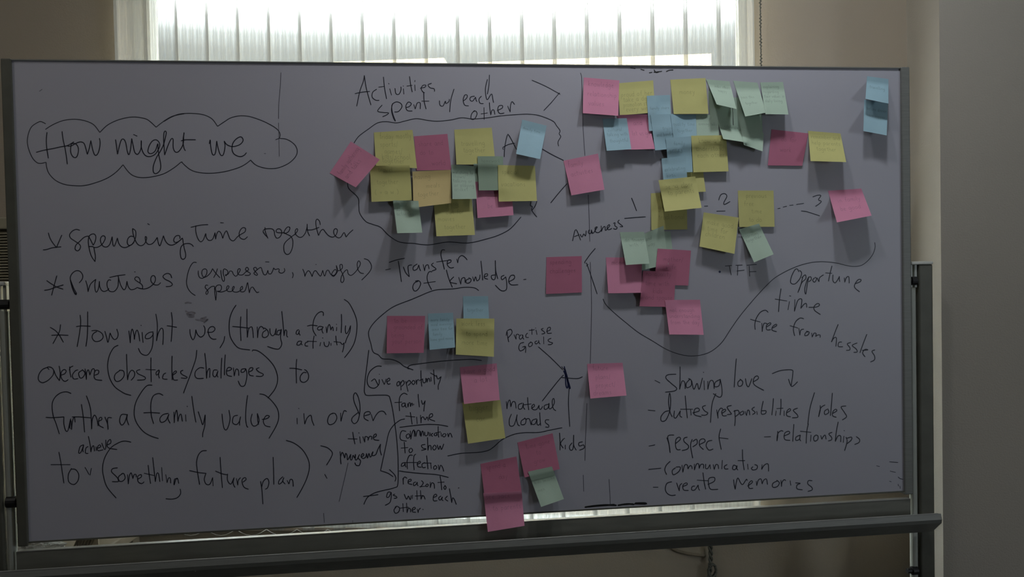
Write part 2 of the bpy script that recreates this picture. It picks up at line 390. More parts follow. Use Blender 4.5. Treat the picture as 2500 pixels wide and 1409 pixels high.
ink('large cursive handwritten words "How might we"', 50, 260, 6.25,
 "405,395 395,500 400,620 425,790;635,380 650,500 680,640 700,760 715,880;240,700 340,672 480,645 620,615 720,595 815,540;"
 "780,560 765,640 770,710 800,765 840,780 870,745 885,660 870,600 830,565 780,570;"
 "720,605 780,600 850,560 920,540 970,565 1000,650 1020,730c 1050,640 1073,520c 1100,650 1125,725 1150,748 1185,710 1210,620 1215,540 1205,485;"
 "1450,505 1465,600 1482,728c 1510,600 1540,510 1575,500 1605,550 1630,680 1655,735 1680,650 1698,490c 1720,600 1745,700 1785,730 1820,690 1843,620 1843,520c 1845,620 1870,700 1910,750 1970,765 2040,740 2085,690 2125,600 2110,540 2065,508 2010,530 1965,600 1945,680 1965,715 2010,715 2060,670 2095,570 2100,650 2115,760 2138,870 2135,960 2090,1015 2045,1022 2025,980 2030,900 2075,780 2130,690 2180,590 2210,480 2225,400 2210,375 2190,400 2185,520 2200,740c 2250,600 2290,510 2315,487 2330,510 2330,620 2350,680 2385,700 2430,670 2480,580 2490,480;"
 "2497,400 2485,480 2482,560 2497,640 2517,675;2494,400 2488,520;2452,525 2517,508 2672,508;1725,428 1780,452;"
 "2882,570 2895,510 2902,600 2922,710 2949,742 2977,700 2994,530c 3017,640 3047,730 3082,750 3107,700 3122,600 3109,528c 3147,580 3217,610 3287,605 3357,575 3397,520 3382,475 3347,465 3287,500 3242,560 3227,640 3247,710 3297,750 3357,765 3412,745 3449,705", w=2.9)
ink('tick-like arrow drawn before the word "Spending"', 90, 530, 6.25,
 "175,240 200,320 240,390 300,465c 340,370 380,275;95,500 150,495 240,468 370,455", w=2.6)
ink('cursive handwritten words "Spending time together"', 90, 530, 6.25,
 "655,202 600,188 540,215 500,270 515,320 570,360 630,400 665,440 655,490 620,515 585,490 595,430 650,375 720,310 780,292 800,310 860,430;"
 "860,430 890,370 900,300 880,262 840,260 800,290 785,360 795,460 830,590 888,680c 893,600 880,520 870,465;"
 "795,450 850,450 880,465 940,455 1000,410 1040,340 1040,300 1015,285 985,300 970,350 985,410 1020,450 1070,455 1115,410 1150,300c 1155,370 1165,430 1185,440 1230,320c 1250,400 1290,450 1350,465 1410,440 1470,400 1500,330;"
 "1475,300 1430,292 1390,330 1380,390 1400,430 1440,425 1485,370 1510,290 1505,210 1460,175c 1470,260 1500,350 1540,415 1590,437 1640,410 1670,350 1675,310 1655,298 1660,360 1690,410 1740,415 1790,380 1837,310c 1850,380 1875,440 1905,370 1932,285c 1960,360 2000,410 2050,428 2110,410 2180,360 2222,320;"
 "2185,330 2180,290 2150,280 2110,300 2088,350 2105,385 2150,380 2190,350 2222,325 2235,400 2250,480 2270,560 2265,620 2230,645 2200,620 2188,540 2200,460 2240,415 2310,403 2360,418 2390,450;1690,100 1720,118")
ink('cursive handwritten words "time together"', 450, 530, 5,
 "80,125 190,100 290,92;140,105 140,170 160,250 195,300 230,280 262,200c 270,250 300,285 345,270 375,190c 378,230 383,270c 395,210 420,172 450,200 470,260c 490,200 515,168 535,210 560,270 600,290 640,250 655,235 700,205 740,180 748,140 720,128 690,150 670,200 680,250 730,272 772,240;440,68 480,72;"
 "985,125 990,180 1020,258;1010,240 985,215 962,175 985,148 1060,142 1095,165 1105,220 1130,258 1170,240 1190,190 1175,150 1140,145 1120,170 1140,190 1220,192;1285,130 1270,118 1240,140 1215,190 1230,200 1270,180 1290,140 1285,120;"
 "1220,190 1250,210 1300,235 1325,290 1320,370 1290,440 1250,455 1220,420 1215,350 1240,300 1310,240 1360,200 1385,160 1375,140 1355,165 1360,210 1400,245 1440,240 1480,190 1500,120;"
 "1500,85 1505,170 1530,230;1485,155 1560,155 1645,125;1660,95 1650,50 1620,25 1605,60 1615,140 1640,225c 1665,170 1695,150 1720,180 1760,225 1810,245 1850,220 1870,165 1850,140 1825,160 1830,210 1870,250 1910,245 1950,190 1975,245c 2010,200 2060,155", w=2.4)
ink('hand-drawn star before the word "Practises"', 90, 530, 6.25,
 "150,970 230,1025 310,1070 400,1100;305,895 265,1040 225,1195;115,1118 190,1105 290,1070 405,1035")
ink('cursive handwritten word "Practises"', 90, 530, 6.25,
 "600,1180 570,1140 530,1040 510,930 540,860 600,820 660,830 700,890 690,950 645,1005;515,960 540,1080 585,1180 605,1170 560,1080 520,980;"
 "745,970 770,1050 782,1140c 800,1070 830,1010 900,950;900,950 885,1020 890,1110 910,1148 940,1090 955,980c 960,1060 990,1120 1030,1135 1080,1115 1100,1090;"
 "1130,965 1095,960 1070,1010 1080,1080 1110,1130 1170,1138 1215,1100 1240,1040 1245,930;1240,900 1260,980 1290,1060 1330,1110 1360,1070 1375,980c 1390,1050 1430,1105 1490,1100 1530,1075c;1110,922 1230,895 1350,880;"
 "1530,1075 1600,1095 1615,1060 1590,1020 1530,980 1495,950 1510,915 1550,920 1575,960 1575,1000;1540,1080 1630,1098 1710,1075 1780,1020 1810,960 1800,905 1765,895 1740,930 1745,985 1790,1030 1850,1035 1890,1000;"
 "2058,930 2040,880 2000,860 1950,875 1925,910 1960,950 2030,985 2068,1025 2040,1055 1970,1062;1490,835 1502,838")
ink('bracketed handwriting "(expressive, mindful) speech"', 450, 530, 5,
 "150,555 110,555 70,610 40,700 28,790 40,860 80,920 135,958;"
 "170,655 172,700 190,740 230,745 270,700 275,650 250,632 220,650 215,700 240,735 280,720 320,680 345,630c 380,680 435,740;405,630 385,690 358,740;445,650 450,700 465,770 485,785 490,740 475,690 480,640 500,635 530,660 525,700 500,705 510,720;"
 "505,715 540,690 555,660 585,665 600,700 630,722 660,690 685,640 665,630 650,660 660,700 710,705 750,670 785,640 765,612 745,640 780,670 808,690 790,710 740,712;"
 "890,640 870,612 845,630 870,670 895,700 880,710 850,690 870,660 930,615 950,650 970,700 1000,700 1020,650c 1030,690 1060,690 1085,640 1090,620c 1110,640 1150,630 1160,640 1155,670 1190,685 1225,660 1220,625;990,546 1035,548;1320,675 1330,710 1318,745;"
 "1445,635 1465,680 1472,725c 1490,680 1515,655 1540,680 1560,728c 1580,670 1605,655 1640,700 1665,720 1690,650c 1700,690 1715,720 1735,660 1760,650 1790,700 1830,710 1860,665 1840,640 1805,680 1800,710 1830,720 1870,660 1855,590c 1870,650 1900,650 1930,620 1925,580 1900,585 1905,640 1930,690 1950,760 1930,800 1910,780 1920,720 1960,660 1990,645 2000,690 2030,712 2070,690 2120,630 2150,570 2130,535 2110,570 2120,640 2150,680 2190,690;"
 "2195,508 2250,530 2285,600 2260,670 2165,770;1605,578 1612,580;"
 "290,835 265,830 255,860 280,890 290,920 275,945 262,930 280,895 330,850 370,845c;370,850 372,930 385,1015c 392,930 380,870 400,835 440,830 455,860 440,900 400,905;400,905 450,915 520,890 545,850 530,838 515,870 530,905 580,905 610,860 600,845 585,880 600,910 650,915 710,875 705,845 685,870 690,910 740,900 770,800c;775,800 785,870 795,925c 810,870 835,855 860,890 885,920 912,915", w=2.3)
ink('printed handwriting "How might"', 90, 720, 5.87,
 "190,465 270,515 330,590 380,680;340,425 325,520 280,610 230,700;210,580 330,575 450,580;"
 "620,290 628,400 610,560 577,745;728,240 728,450 720,620 703,740;565,455 650,445 770,450;785,515 860,512 930,550 950,610 900,660 830,665 792,610 810,555 860,525;"
 "975,520 1000,610 1020,680 1050,545c 1075,600 1110,640 1150,620 1165,560 1145,490;1318,515 1330,600 1340,690c 1345,580 1365,490 1390,560 1398,640c 1410,560 1435,505 1460,560 1475,665;1508,535 1515,610 1522,685;1490,435 1498,440;"
 "1670,530 1610,540 1560,580 1560,625 1620,620 1665,570 1665,540c 1665,650 1650,760 1600,850 1550,865 1490,835 1455,765;1705,275 1725,400 1725,540 1715,660c 1740,550 1780,480 1808,500 1812,600 1805,715;1928,250 1942,380 1935,540 1925,670;1865,442 1930,452 2005,465")
ink('printed handwriting "we, (through a family activity)"', 430, 720, 5,
 "168,420 175,490 205,548 232,500 240,425c 260,480 300,515 345,480 352,410 335,375;380,455 440,455 475,420 455,388 415,395 390,440 410,510 450,540 490,540;593,505 580,570 535,648;"
 "732,125 690,190 655,290 648,420 665,520 720,610 780,655 900,672;790,265 785,400 792,562;688,385 790,395 885,405;865,172 865,350 870,520c 885,420 920,390 935,430 943,525;990,390 995,525c 1005,430 1035,385 1070,410;"
 "1100,430 1060,460 1055,510 1090,520 1125,490 1120,440 1080,405 1065,420;1145,410 1150,470 1180,500 1215,460 1222,410c 1210,470 1225,490;1275,430 1240,440 1230,480 1260,485 1285,420c 1275,520 1290,600 1260,655 1210,660 1115,630;1290,200 1305,350 1318,500c 1330,430 1350,440 1350,500 1365,515;"
 "1500,425 1475,435 1465,475 1490,480 1505,435c 1500,465 1515,495;1797,255 1795,215 1765,205 1715,240 1680,310 1668,400 1680,450 1710,500;1600,382 1650,370 1725,378;"
 "1790,390 1750,385 1725,410 1740,430 1780,415 1795,390c 1780,430 1795,470;1830,390 1840,465c 1850,400 1870,360 1885,400 1890,430c 1900,400 1912,390 1918,440;1960,395 1958,440;1955,358 1960,362;2018,235 2020,350 2015,465;2070,375 2065,430 2078,475 2105,440 2130,375c 2120,450 2080,540 2065,590;"
 "2050,55 2110,100 2170,210 2205,320 2205,440 2180,570 2130,670 2055,768;"
 "1530,565 1490,570 1475,610 1510,610 1535,570c 1525,590 1540,612;1610,575 1580,585 1575,620 1610,625;1685,500 1672,580 1672,655;1600,565 1715,570;1765,580 1755,625;1785,526 1795,528;1805,575 1815,620 1850,630 1870,590 1865,570;1890,590 1890,620;1950,500 1955,560 1965,615;1925,570 2010,580;2005,580 2030,605 2050,585c 2045,640 2030,700")
ink('printed handwriting "overcome (obstacles"', 90, 720, 5.87,
 "150,1040 80,1070 30,1140 25,1220 80,1258 160,1225 230,1150 240,1080 205,1040 150,1035 175,1070;245,1080 270,1150 325,1230c 335,1130 320,1020;345,1150 400,1130 420,1090 390,1070 350,1110 350,1190 400,1240 450,1215;470,1030 475,1110 490,1180;465,1080 480,1040 520,1020;590,1075 550,1090 510,1150 530,1205 590,1200;650,1080 600,1120 620,1190 660,1180 690,1120 650,1070;"
 "690,1060 700,1130 710,1215c 715,1110 740,1075 760,1150c 790,1070 820,1060 830,1110;830,1150 880,1130 885,1085 840,1085 820,1150 840,1210 935,1225;"
 "1165,722 1100,760 1040,870 1015,1000 1025,1120 1060,1230 1120,1320 1200,1380 1269,1418 1350,1440;1190,1085 1130,1130 1110,1190 1140,1240 1200,1225 1250,1160 1240,1090 1180,1080;1285,850 1290,1000 1300,1220c 1320,1130 1360,1080 1400,1110 1395,1170 1350,1225;"
 "1480,1070 1430,1090 1450,1130 1550,1180 1540,1215 1440,1222;1635,900 1635,1080 1640,1250;1560,1068 1700,1075;1750,1075 1710,1110 1715,1150 1750,1120 1755,1080c 1745,1150 1758,1195;1850,1120 1815,1140 1805,1200 1870,1210;1938,875 1935,1050 1940,1220;1950,1150 2000,1110 1990,1090 1950,1130 1960,1215 2020,1220;2095,1080 2060,1100 2080,1140 2155,1180 2130,1195 2065,1190")
ink('printed handwriting "/challenges) to"', 430, 720, 5,
 "252,675 240,780 190,930 90,1200;340,895 290,890 240,930 230,985 260,1020 335,1018;350,712 365,850 372,1020c 380,940 410,900 410,1010;505,920 460,920 450,980 480,1000 510,930c 500,980 512,1005;558,770 550,900 548,1020;600,730 592,860 590,980;620,930 660,920 680,900 640,885 615,925 625,980 680,995;700,890 710,990c 730,910 760,920 765,985;"
 "845,900 800,910 795,945 830,940 850,900c 865,980 840,1100 790,1112 757,1050;890,940 930,920 935,890 900,895 885,940 900,980 945,990;1015,890 980,905 1010,940 1065,970 1040,995 975,992;"
 "930,690 935,675 990,680 1060,725 1140,800 1200,880 1235,980 1235,1070 1200,1160 1120,1260;1472,785 1465,900 1470,1080;1385,895 1450,898 1535,915;1590,950 1550,950 1515,1000 1520,1050 1560,1068 1605,1040 1618,985 1595,930 1565,912")
ink('printed handwriting "further a (famil"', 90, 930, 4.545,
 "380,140 330,122 260,135 200,185 170,260 180,380 215,480 250,590;100,405 180,408 300,400;300,400 300,480 320,550 345,550 375,420c 365,520 372,530;380,440 385,540c 395,450 415,400 425,460;495,260 515,400 530,570;390,400 470,400 595,410;550,165 595,310 608,535c 615,430 640,380 665,420 680,500;680,450 720,430 715,405 690,420 690,490 740,520;755,400 785,480 790,540c 785,460 790,410 830,410;"
 "1000,375 940,375 918,440 940,490 975,460 1005,370c 1000,430 1020,490;1280,48 1220,55 1150,140 1095,250 1080,370 1110,470 1180,560 1260,610 1350,640;"
 "1400,160 1350,140 1290,170 1265,260 1270,380 1295,475;1185,355 1270,352 1365,358;1460,360 1400,375 1365,420 1380,460 1430,440 1465,370c 1455,420 1480,470;1520,345 1525,465c 1530,390 1550,325 1560,380 1565,450c 1580,390 1600,370 1615,450;1650,375 1655,450;1665,280 1672,288;1720,170 1740,320 1765,460")
ink('printed handwriting "y value) in order"', 450, 930, 4.404,
 "150,330 180,420 200,470 225,365c 220,480 200,560 197,605;405,355 415,450 430,515 455,525 480,470 492,400 480,315;575,370 530,385 520,450 560,470 590,440 605,385c 595,430 595,480;680,155 665,280 660,400 670,480 685,500;730,355 715,420 735,480 775,480 805,430 785,350c 790,430 800,470;835,415 890,405 915,380 880,375 850,430 870,480 925,495;"
 "810,140 870,155 940,215 1000,300 1015,390 990,480 910,620;1212,400 1215,465;1285,350 1295,465c 1320,400 1360,370 1375,430 1395,480;1228,295 1234,300;"
 "1600,345 1560,370 1540,430 1560,470 1610,455 1640,400 1620,350 1580,355;1680,345 1685,435c 1700,370 1720,320 1745,330;1870,340 1810,390 1800,430 1830,460 1870,420 1890,300 1875,190 1845,130 1822,150 1825,220 1870,330 1885,370;1940,375 2000,355 1985,330 1940,345 1935,400 1980,430;2010,360 2030,430c 2060,370 2100,330 2145,330 2170,365")
ink('printed handwriting "to (something", with "achieve" squeezed in above', 90, 930, 4.545,
 "520,710 480,730 465,800 490,790 520,715c 510,760 515,790;570,730 545,745 540,800 570,805;572,615 590,700 600,790c 610,740 630,720 640,780;655,730 660,775;670,750 710,730 695,710 670,740 680,775 735,765;720,690 750,760 765,740 765,655;780,710 820,690 815,650 785,680 790,740 890,762;"
 "1045,680 970,668 900,690 820,745 755,850 730,960 740,1060 780,1180 880,1300;245,790 270,930 300,1135;155,930 370,930;385,970 350,1040 355,1120 410,1150 455,1110 465,1040 430,985 385,980;535,960 580,1040;605,970 590,1045;"
 "895,965 840,975 830,1010 880,1060 910,1100 900,1118 835,1118;950,1030 910,1060 905,1105 945,1115 980,1080 965,1030 940,1030;1005,1040 1015,1145c 1025,1060 1045,1020 1060,1060 1065,1085c 1080,1040 1100,1040 1105,1070;1120,1090 1160,1065 1155,1040 1120,1060 1125,1120 1165,1140 1190,1120;1235,935 1245,1030 1262,1140;1190,1025 1300,1050;1285,850 1300,980 1315,1120c 1330,1030 1350,1030 1365,1120;1385,960 1395,1110;1430,1040 1445,1130c 1460,1080 1480,1080 1485,1135;1560,1090 1530,1090 1520,1150 1525,1155c 1540,1100 1560,1080 1575,1140;1590,1200 1595,1250 1560,1295 1500,1312 1430,1308")
ink('printed handwriting "future plan)" and a question mark', 450, 930, 4.404,
 "240,750 190,755 150,800 132,880 145,1000 165,1115;55,965 150,985 235,995;230,1000 215,1060 235,1110 275,1110 305,1040c 310,1130;385,820 395,980 410,1150;335,970 410,1000 465,1010;465,1000 465,1070 500,1110 535,1040c 525,1100 545,1145;560,1050 575,1120c 580,1070 605,1040;630,1090 665,1060 650,1040 620,1070 640,1140 690,1165;"
 "820,1080 835,1180 845,1325;830,1150 850,1080 890,1050 910,1090 895,1150 870,1165;955,820 960,960 962,1115;1060,1030 1020,1070 1015,1110 1050,1090 1070,1040c 1060,1080 1085,1110;1105,1070 1125,1110c 1140,1060 1165,1070 1172,1135;1095,640 1180,670 1270,740 1330,840 1345,930 1320,1040 1270,1150 1210,1255;"
 "1465,698 1540,720 1590,770 1580,820 1530,905;1510,1005 1535,1050")
ink('small dark handwriting "time management"', 450, 930, 4.404,
 "1810,550 1820,610 1835,680;1760,622 1860,625;1885,600 1895,670;1875,558 1880,562;1920,600 1940,660c 1945,600 1975,610 1975,640c 1990,600 2015,600 2015,630;2040,610 2065,590 2060,570 2035,590 2040,630 2095,640;"
 "1675,760 1685,895c 1680,820 1700,770 1725,830c 1735,780 1750,800 1755,850 1780,810 1790,790c 1785,840 1800,850 1815,800 1830,830 1840,790c 1840,850 1860,840 1885,790 1870,830 1895,860 1880,910 1845,905 1835,880;"
 "1900,820 1930,800 1920,780 1900,810 1920,835 1950,820 1960,780c 1970,830 1985,780 2000,820 2020,790 2030,760 2015,790 2030,805 2060,790 2080,740 2110,680c 2105,740 2120,800", w=2.8)
ink('handwritten heading "Activities spent w/ each other"', 840, 160, 4.143,
 "205,100 195,160 160,260 128,412;205,100 225,230 272,400;110,285 180,270 260,262;330,240 290,270 285,320 320,350 355,352;398,115 410,230 430,338;350,218 410,212;462,235 480,300;450,180 455,188;515,230 525,285 555,290 575,250 575,215;600,235 605,290;598,205 600,210;662,110 675,200 690,268;635,208 690,200;715,195 720,255;718,150 715,165;770,230 815,220 828,200 800,200 780,230 795,265 815,275;885,180 850,195 870,225 910,235 915,262;"
 "385,400 340,460 400,475 450,480 430,500 390,518;490,385 480,450 500,530 520,562 490,480 485,400 530,368 575,385 585,420 550,465 510,470;625,425 660,415 680,385 650,370 625,410 640,455 690,460;705,395 720,440c 740,380 770,380 770,440;790,265 805,275 810,360 830,440;785,360 860,360;"
 "965,355 970,400 1000,410 1025,360 1030,385 1060,365 1065,340;1112,238 1080,350 1068,470;1205,360 1240,330 1245,300 1220,300 1205,350 1220,400 1260,408;1320,310 1280,320 1275,350 1300,360 1330,320c 1335,350 1345,365;1390,310 1365,340 1375,380 1410,385;1470,95 1465,200 1450,290;1450,140 1430,230 1435,310 1450,345 1480,300 1495,290 1505,340 1512,375;"
 "1320,455 1290,490 1285,540 1320,540 1345,490 1330,460 1305,470;1415,425 1418,545;1385,490 1450,480;1470,375 1475,440 1485,500c 1495,455 1515,450 1525,495;1550,455 1600,430 1600,405 1565,410 1555,450 1575,485 1620,480;1655,410 1680,470c 1685,400 1700,365 1725,395")
ink('large hand-drawn arrow head pointing right at the top of the board', 840, 160, 4.143, "1900,148 2040,210 2185,290;2180,275 2100,370 2020,455", w=2.2)
ink('hand-drawn bracket line running over the left cluster of notes', 840, 160, 4.143,
 "100,785 150,715 250,640 340,580 430,568 530,580 620,560 730,537 850,555 950,563 1080,550 1190,528 1300,540 1440,530 1580,510 1730,497 1870,492 1980,508 2110,560 2150,610 2185,660 2175,690 2192,720 2165,770 2170,815", w=2.2)
ink('long thin upright line drawn between the left and right halves of the board', 0, 0, 1,
 "1417,178 1420,190 1421,235 1422,270 1424,320 1428,380;1436,475 1438,520 1440,590;1441,640 1444,730 1443,815 1441,890;1433,985 1430,1060 1428,1125;1424,1160 1425,1200", w=1.8, mat='ink_thin')
ink('letter A and two slanting lines leading to the pink note', 840, 160, 4.143,
 "1620,925 1625,830 1650,710 1670,710 1745,850;1605,830 1660,800 1725,785;1605,835 1612,850;2005,845 2100,900 2220,960;2255,1195 2180,1280 2090,1390")
ink('long hand-drawn curve sweeping below the left cluster of notes', 840, 420, 4.143,
 "35,110 50,170 140,260 150,350 160,420 220,500 290,530 370,560 450,640 540,700 620,718 700,722 800,735 880,735 1050,708 1200,718 1300,712 1450,675 1560,640 1680,575 1790,455;1890,300 1885,340 1905,350 1900,390 1950,455;1950,295 1935,340 1900,390", w=2.4)
ink('handwritten words "-Transfer of knowledge-"', 840, 420, 4.143,
 "420,990 470,980;455,915 530,890 612,873;548,900 565,1000 580,1110;600,960 625,1020 660,1060c 650,1000 650,950 685,940;740,930 700,960 705,995 740,980 755,940c 765,980 775,1000;800,935 815,1000c 825,950 850,940 860,980;905,920 885,940 920,970 930,985 890,1000;1020,790 990,790 980,840 1000,920 1015,985;935,910 1080,890;1040,930 1080,910 1080,890 1050,895 1045,940 1075,970 1110,965;1140,880 1150,920c 1160,870 1190,845 1220,860 1245,888;"
 "750,1105 710,1125 695,1170 715,1205 750,1185 775,1130 755,1100 720,1105;890,1010 860,1010 840,1060 850,1120 885,1190;805,1125 925,1108;1035,990 1060,1080 1095,1165;1110,1060 1070,1110 1140,1130;1160,1065 1180,1135c 1190,1080 1220,1070 1225,1120;1265,1080 1235,1095 1240,1125 1275,1115 1285,1085 1260,1070;1300,1060 1315,1105c 1330,1060 1345,1100 1370,1080 1375,1040;1385,900 1395,1000 1402,1095;1415,1060 1450,1050 1450,1030 1425,1035 1420,1070 1455,1085;"
 "1530,1040 1490,1050 1500,1085 1530,1070 1530,895c 1535,1000 1555,1080;1620,1045 1590,1060 1600,1090 1635,1060c 1645,1120 1640,1190 1590,1200 1530,1145;1665,1110 1720,1080 1720,1045 1685,1050 1665,1100 1690,1140 1760,1140;1815,1088 1842,1085")
ink('long curve drawn round the middle-left notes below "knowledge"', 860, 680, 4.4025,
 "1360,130 1310,100 1200,95 1080,112 920,120 820,148 650,220 450,300 330,385 230,480 180,560 178,620 200,700 225,790 280,820 325,862 420,870 500,900 560,945 655,982;1390,882 1290,870 1150,875 950,890 700,920 620,935 595,965 620,970", w=2.4)
ink('tall angular line drawn beside the narrow column of writing', 870, 950, 4.403,
 "134,-419 116,-269 96,-109 86,12 92,45 115,68 240,65 340,70 365,110 390,220 410,350 430,500 445,680 450,850 448,1000 440,1050c 380,1070 270,1095 190,1120 120,1165 80,1240;75,1155 160,1145 235,1135;520,322 470,335 400,390 350,470 320,600 290,740 260,878c 340,905 395,942;355,865 410,920 425,960 415,992", w=2.5)
ink('small handwriting "Give opportunity"', 860, 680, 4.4025,
 "315,945 260,945 190,1000 160,1090 180,1160 240,1178 285,1140 290,1085;205,1105 240,1080 262,1115 280,1150;290,1028 292,1032;320,1085 345,1140c 365,1080;375,1110 405,1090 395,1070 370,1100 385,1135 410,1130;"
 "500,1105 480,1125 485,1155 510,1140 505,1105;520,1110 525,1200;520,1130 545,1095 560,1125 530,1160;575,1105 600,1215;580,1130 610,1095 630,1120 600,1150;655,1095 640,1120 660,1140 675,1110 655,1095;685,1090 692,1140c 695,1100 715,1085;738,990 740,1080 748,1160;715,1100 760,1080;755,1080 765,1120 790,1110 790,1070;800,1075 805,1115c 815,1075 830,1080 835,1110;845,1060 850,1105;875,980 880,1060 885,1140;840,1015 900,1050;905,1040 920,1080 955,1055c 940,1110 925,1150 925,1195")
ink('small handwriting "family time", underlined', 870, 950, 4.403,
 "548,60 510,45 470,80 460,150 465,235;412,145 490,140;520,150 490,160 495,190 520,180 525,150c 530,190 540,200;550,155 555,195c 565,150 580,150 582,190 590,160 600,150 605,180;615,160 618,170;665,55 668,110 678,195;700,120 715,165 740,125c 730,190 725,240;"
 "580,250 590,310 600,380;530,290 630,300;648,300 655,375;690,280 695,365c 700,310 720,300 740,330 760,300 775,340;785,310 820,290 815,265 790,275 785,320 845,345;465,412 600,395 760,380 890,385 985,402")
ink('small handwriting "communication to show affection", underlined', 870, 950, 4.403,
 "535,455 490,450 470,500 480,545 540,560;560,480 535,500 550,530 575,510 565,480;580,450 585,540c 600,470 620,440 625,510;630,450 640,510c 655,450 680,450 685,500;690,455 695,510c 710,450 720,470 725,500;735,460 740,500 765,495 770,460;780,465 785,505;795,470 797,505;825,475 805,490 820,510;850,470 835,495 860,500 865,470c 870,500;880,400 880,460 885,520;855,470 905,460;910,470 915,510;940,480 925,500 945,515 965,490 945,478;980,475 990,515c 1000,480 1015,480 1030,520;"
 "515,570 520,630 525,690;480,635 555,628;585,635 565,660 580,685 605,660 590,635;740,595 700,605 715,635 750,645 700,660;765,520 768,600 770,660c 780,610 800,610 805,655;835,605 820,635 840,655 860,625 840,600;870,600 885,650 900,610 915,650 940,590;"
 "520,790 490,800 485,830 515,820 525,790c 525,820 535,840;605,712 570,715 545,780 550,860;640,700 620,720 615,790 622,870;520,790 660,790;655,810 690,790 680,775 655,800 665,835 700,840;735,790 705,810 715,845 745,840;755,715 762,780 770,860;720,795 805,795;800,800 805,855;850,820 830,840 840,865 865,845 850,820;880,815 890,870c 905,820 925,840 940,885;460,880 540,892 700,908 860,920 990,950")
ink('small handwriting "reason to go with each other."', 870, 950, 4.403,
 "500,960 505,1025c 505,970 520,945 545,960;555,1000 590,985 585,970 560,980 560,1015 600,1025;640,1000 615,1010 620,1040 645,1020 655,1000c 655,1030 665,1040;700,985 720,1010 690,1055;680,1050 740,1045;760,1020 745,1040 760,1050 775,1030 760,1020;795,1000 795,1060c 810,1010 835,1020 840,1070;900,935 910,1000 918,1085;875,1005 945,1000;955,1040 940,1060 955,1080 965,1055 950,1035;"
 "370,1110 340,1110 325,1160 350,1160 375,1110c 375,1160 360,1220 310,1250;415,1130 395,1140 430,1155 435,1170 405,1175;515,1130 540,1185 560,1150 580,1190 590,1145;605,1140 600,1180;650,1090 655,1190;690,1090 695,1185c 710,1150 725,1150 740,1185;630,1150 720,1145;830,1165 865,1150 855,1130 830,1150 830,1200 870,1200;910,1150 885,1170 900,1195 925,1160c 920,1190 935,1200;980,1150 955,1180 985,1205;1000,1070 1015,1150 1025,1220c 1035,1170 1055,1190 1075,1240;"
 "430,1265 405,1300 420,1335 455,1320 465,1280 435,1260 415,1275;500,1230 505,1320;540,1225 545,1330c 560,1280 580,1290 585,1325;470,1280 560,1270;600,1305 635,1285 625,1270 600,1290 605,1320 640,1325;655,1290 665,1330c 670,1300 690,1280;712,1292 720,1297;1100,1060 1104,1064")
ink('handwritten words "Practise goals" with a line leading down right', 1080, 780, 3.915,
 "620,120 625,170 635,215;610,155 620,110 655,95 665,130 625,180;685,145 705,190c 705,150 720,140 735,150;755,145 735,165 745,190 770,165 765,145c 770,175 780,190;815,130 800,145 800,170 825,172;855,90 857,145;830,105 880,98;890,80 893,85;895,100 905,145;965,85 945,95 970,115 980,130 950,140;995,115 1030,100 1030,75 1005,85 1005,130 1045,130;"
 "780,220 745,230 730,270 745,300 780,285 790,260;765,265 795,260 795,318;850,215 825,235 830,260 855,250 860,225 840,215;905,205 885,215 895,235 920,215 920,200c 925,225 935,235;968,165 970,235;1040,180 1010,195 1025,215 1055,225 1035,240 1010,240;918,262 1040,370 1150,480", w=2.3)
ink('thick dark blue scribble over a junction of lines', 1080, 780, 3.915,
 "1165,450 1185,540 1220,655;1175,480 1180,620 1195,655 1200,580 1170,470;1160,490 1205,600 1222,660 1205,640 1190,560;1168,470 1195,580 1215,640", w=3.6, mat='ink_blue')
ink('crossing lines drawn out of the dark blue scribble', 1080, 780, 3.915,
 "1140,450 1165,480;1160,530 1130,560 1040,670 955,780;1140,555 1200,560 1290,565 1340,548;1213,650 1205,800 1218,1025", w=2.4)
ink('handwritten words "Material goals"', 1080, 780, 3.915,
 "612,785 618,855c 625,800 645,770 655,835c 670,790 695,790 705,850;765,800 730,815 730,855 760,850 775,800c 775,840 790,860;815,745 818,800 825,865;780,815 850,808;850,850 880,830 875,810 855,830 865,860 900,860 925,820c 925,850 940,860 960,830;1015,810 975,825 980,860 1010,845 1020,800c 1020,850 1040,850 1070,800 1065,755 1050,780 1060,850 1085,872;"
 "660,905 640,960 645,1015 680,1015 700,970 715,910c 710,960 725,1010 740,1015;790,945 755,970 755,1005 790,1000 800,960 785,940;800,955 830,950 850,1010;900,950 860,965 855,1000 885,1000 905,955c 905,1000 920,1010 940,990;930,890 935,960 940,1015;1020,960 990,960 985,985 1015,1010 1015,1030 985,1028", w=2.4)
ink('curving line drawn above the word "kids"', 1080, 780, 3.915, "50,1305 180,1280 330,1272 430,1255 490,1220 570,1150 680,1100 780,1083 920,1080 1020,1060 1145,1035", w=2.4)
ink('handwritten word "kids" beside the pink note', 1080, 780, 3.915,
 "1120,1085 1125,1170 1125,1250;1160,1140 1130,1185 1155,1230;1175,1200 1175,1240;1165,1135 1170,1140;1240,1180 1215,1215 1225,1250 1250,1230 1255,1105c 1255,1200 1280,1250;1340,1170 1305,1180 1310,1210 1350,1200 1355,1230 1310,1250")
ink('handwritten word "Awareness" with the number 1 above a dash', 1380, 440, 5.87,
 "105,870 140,720 170,730 220,860;130,810 200,780;215,775 240,815 265,770 290,800 300,725;345,710 330,745 350,770 375,745 375,710c 375,750 390,765;375,720 400,760 440,700 460,670 430,680 435,740 480,750 520,710;515,655 520,735c 540,680 570,665 575,720 600,700;600,700 640,650 630,635 600,670 620,710 670,690;690,620 715,610 710,650 745,680 720,705 690,690;775,570 755,600 800,640 825,665 785,665;950,255 985,340 1022,440;850,548 1000,535 1150,525", w=2.6)
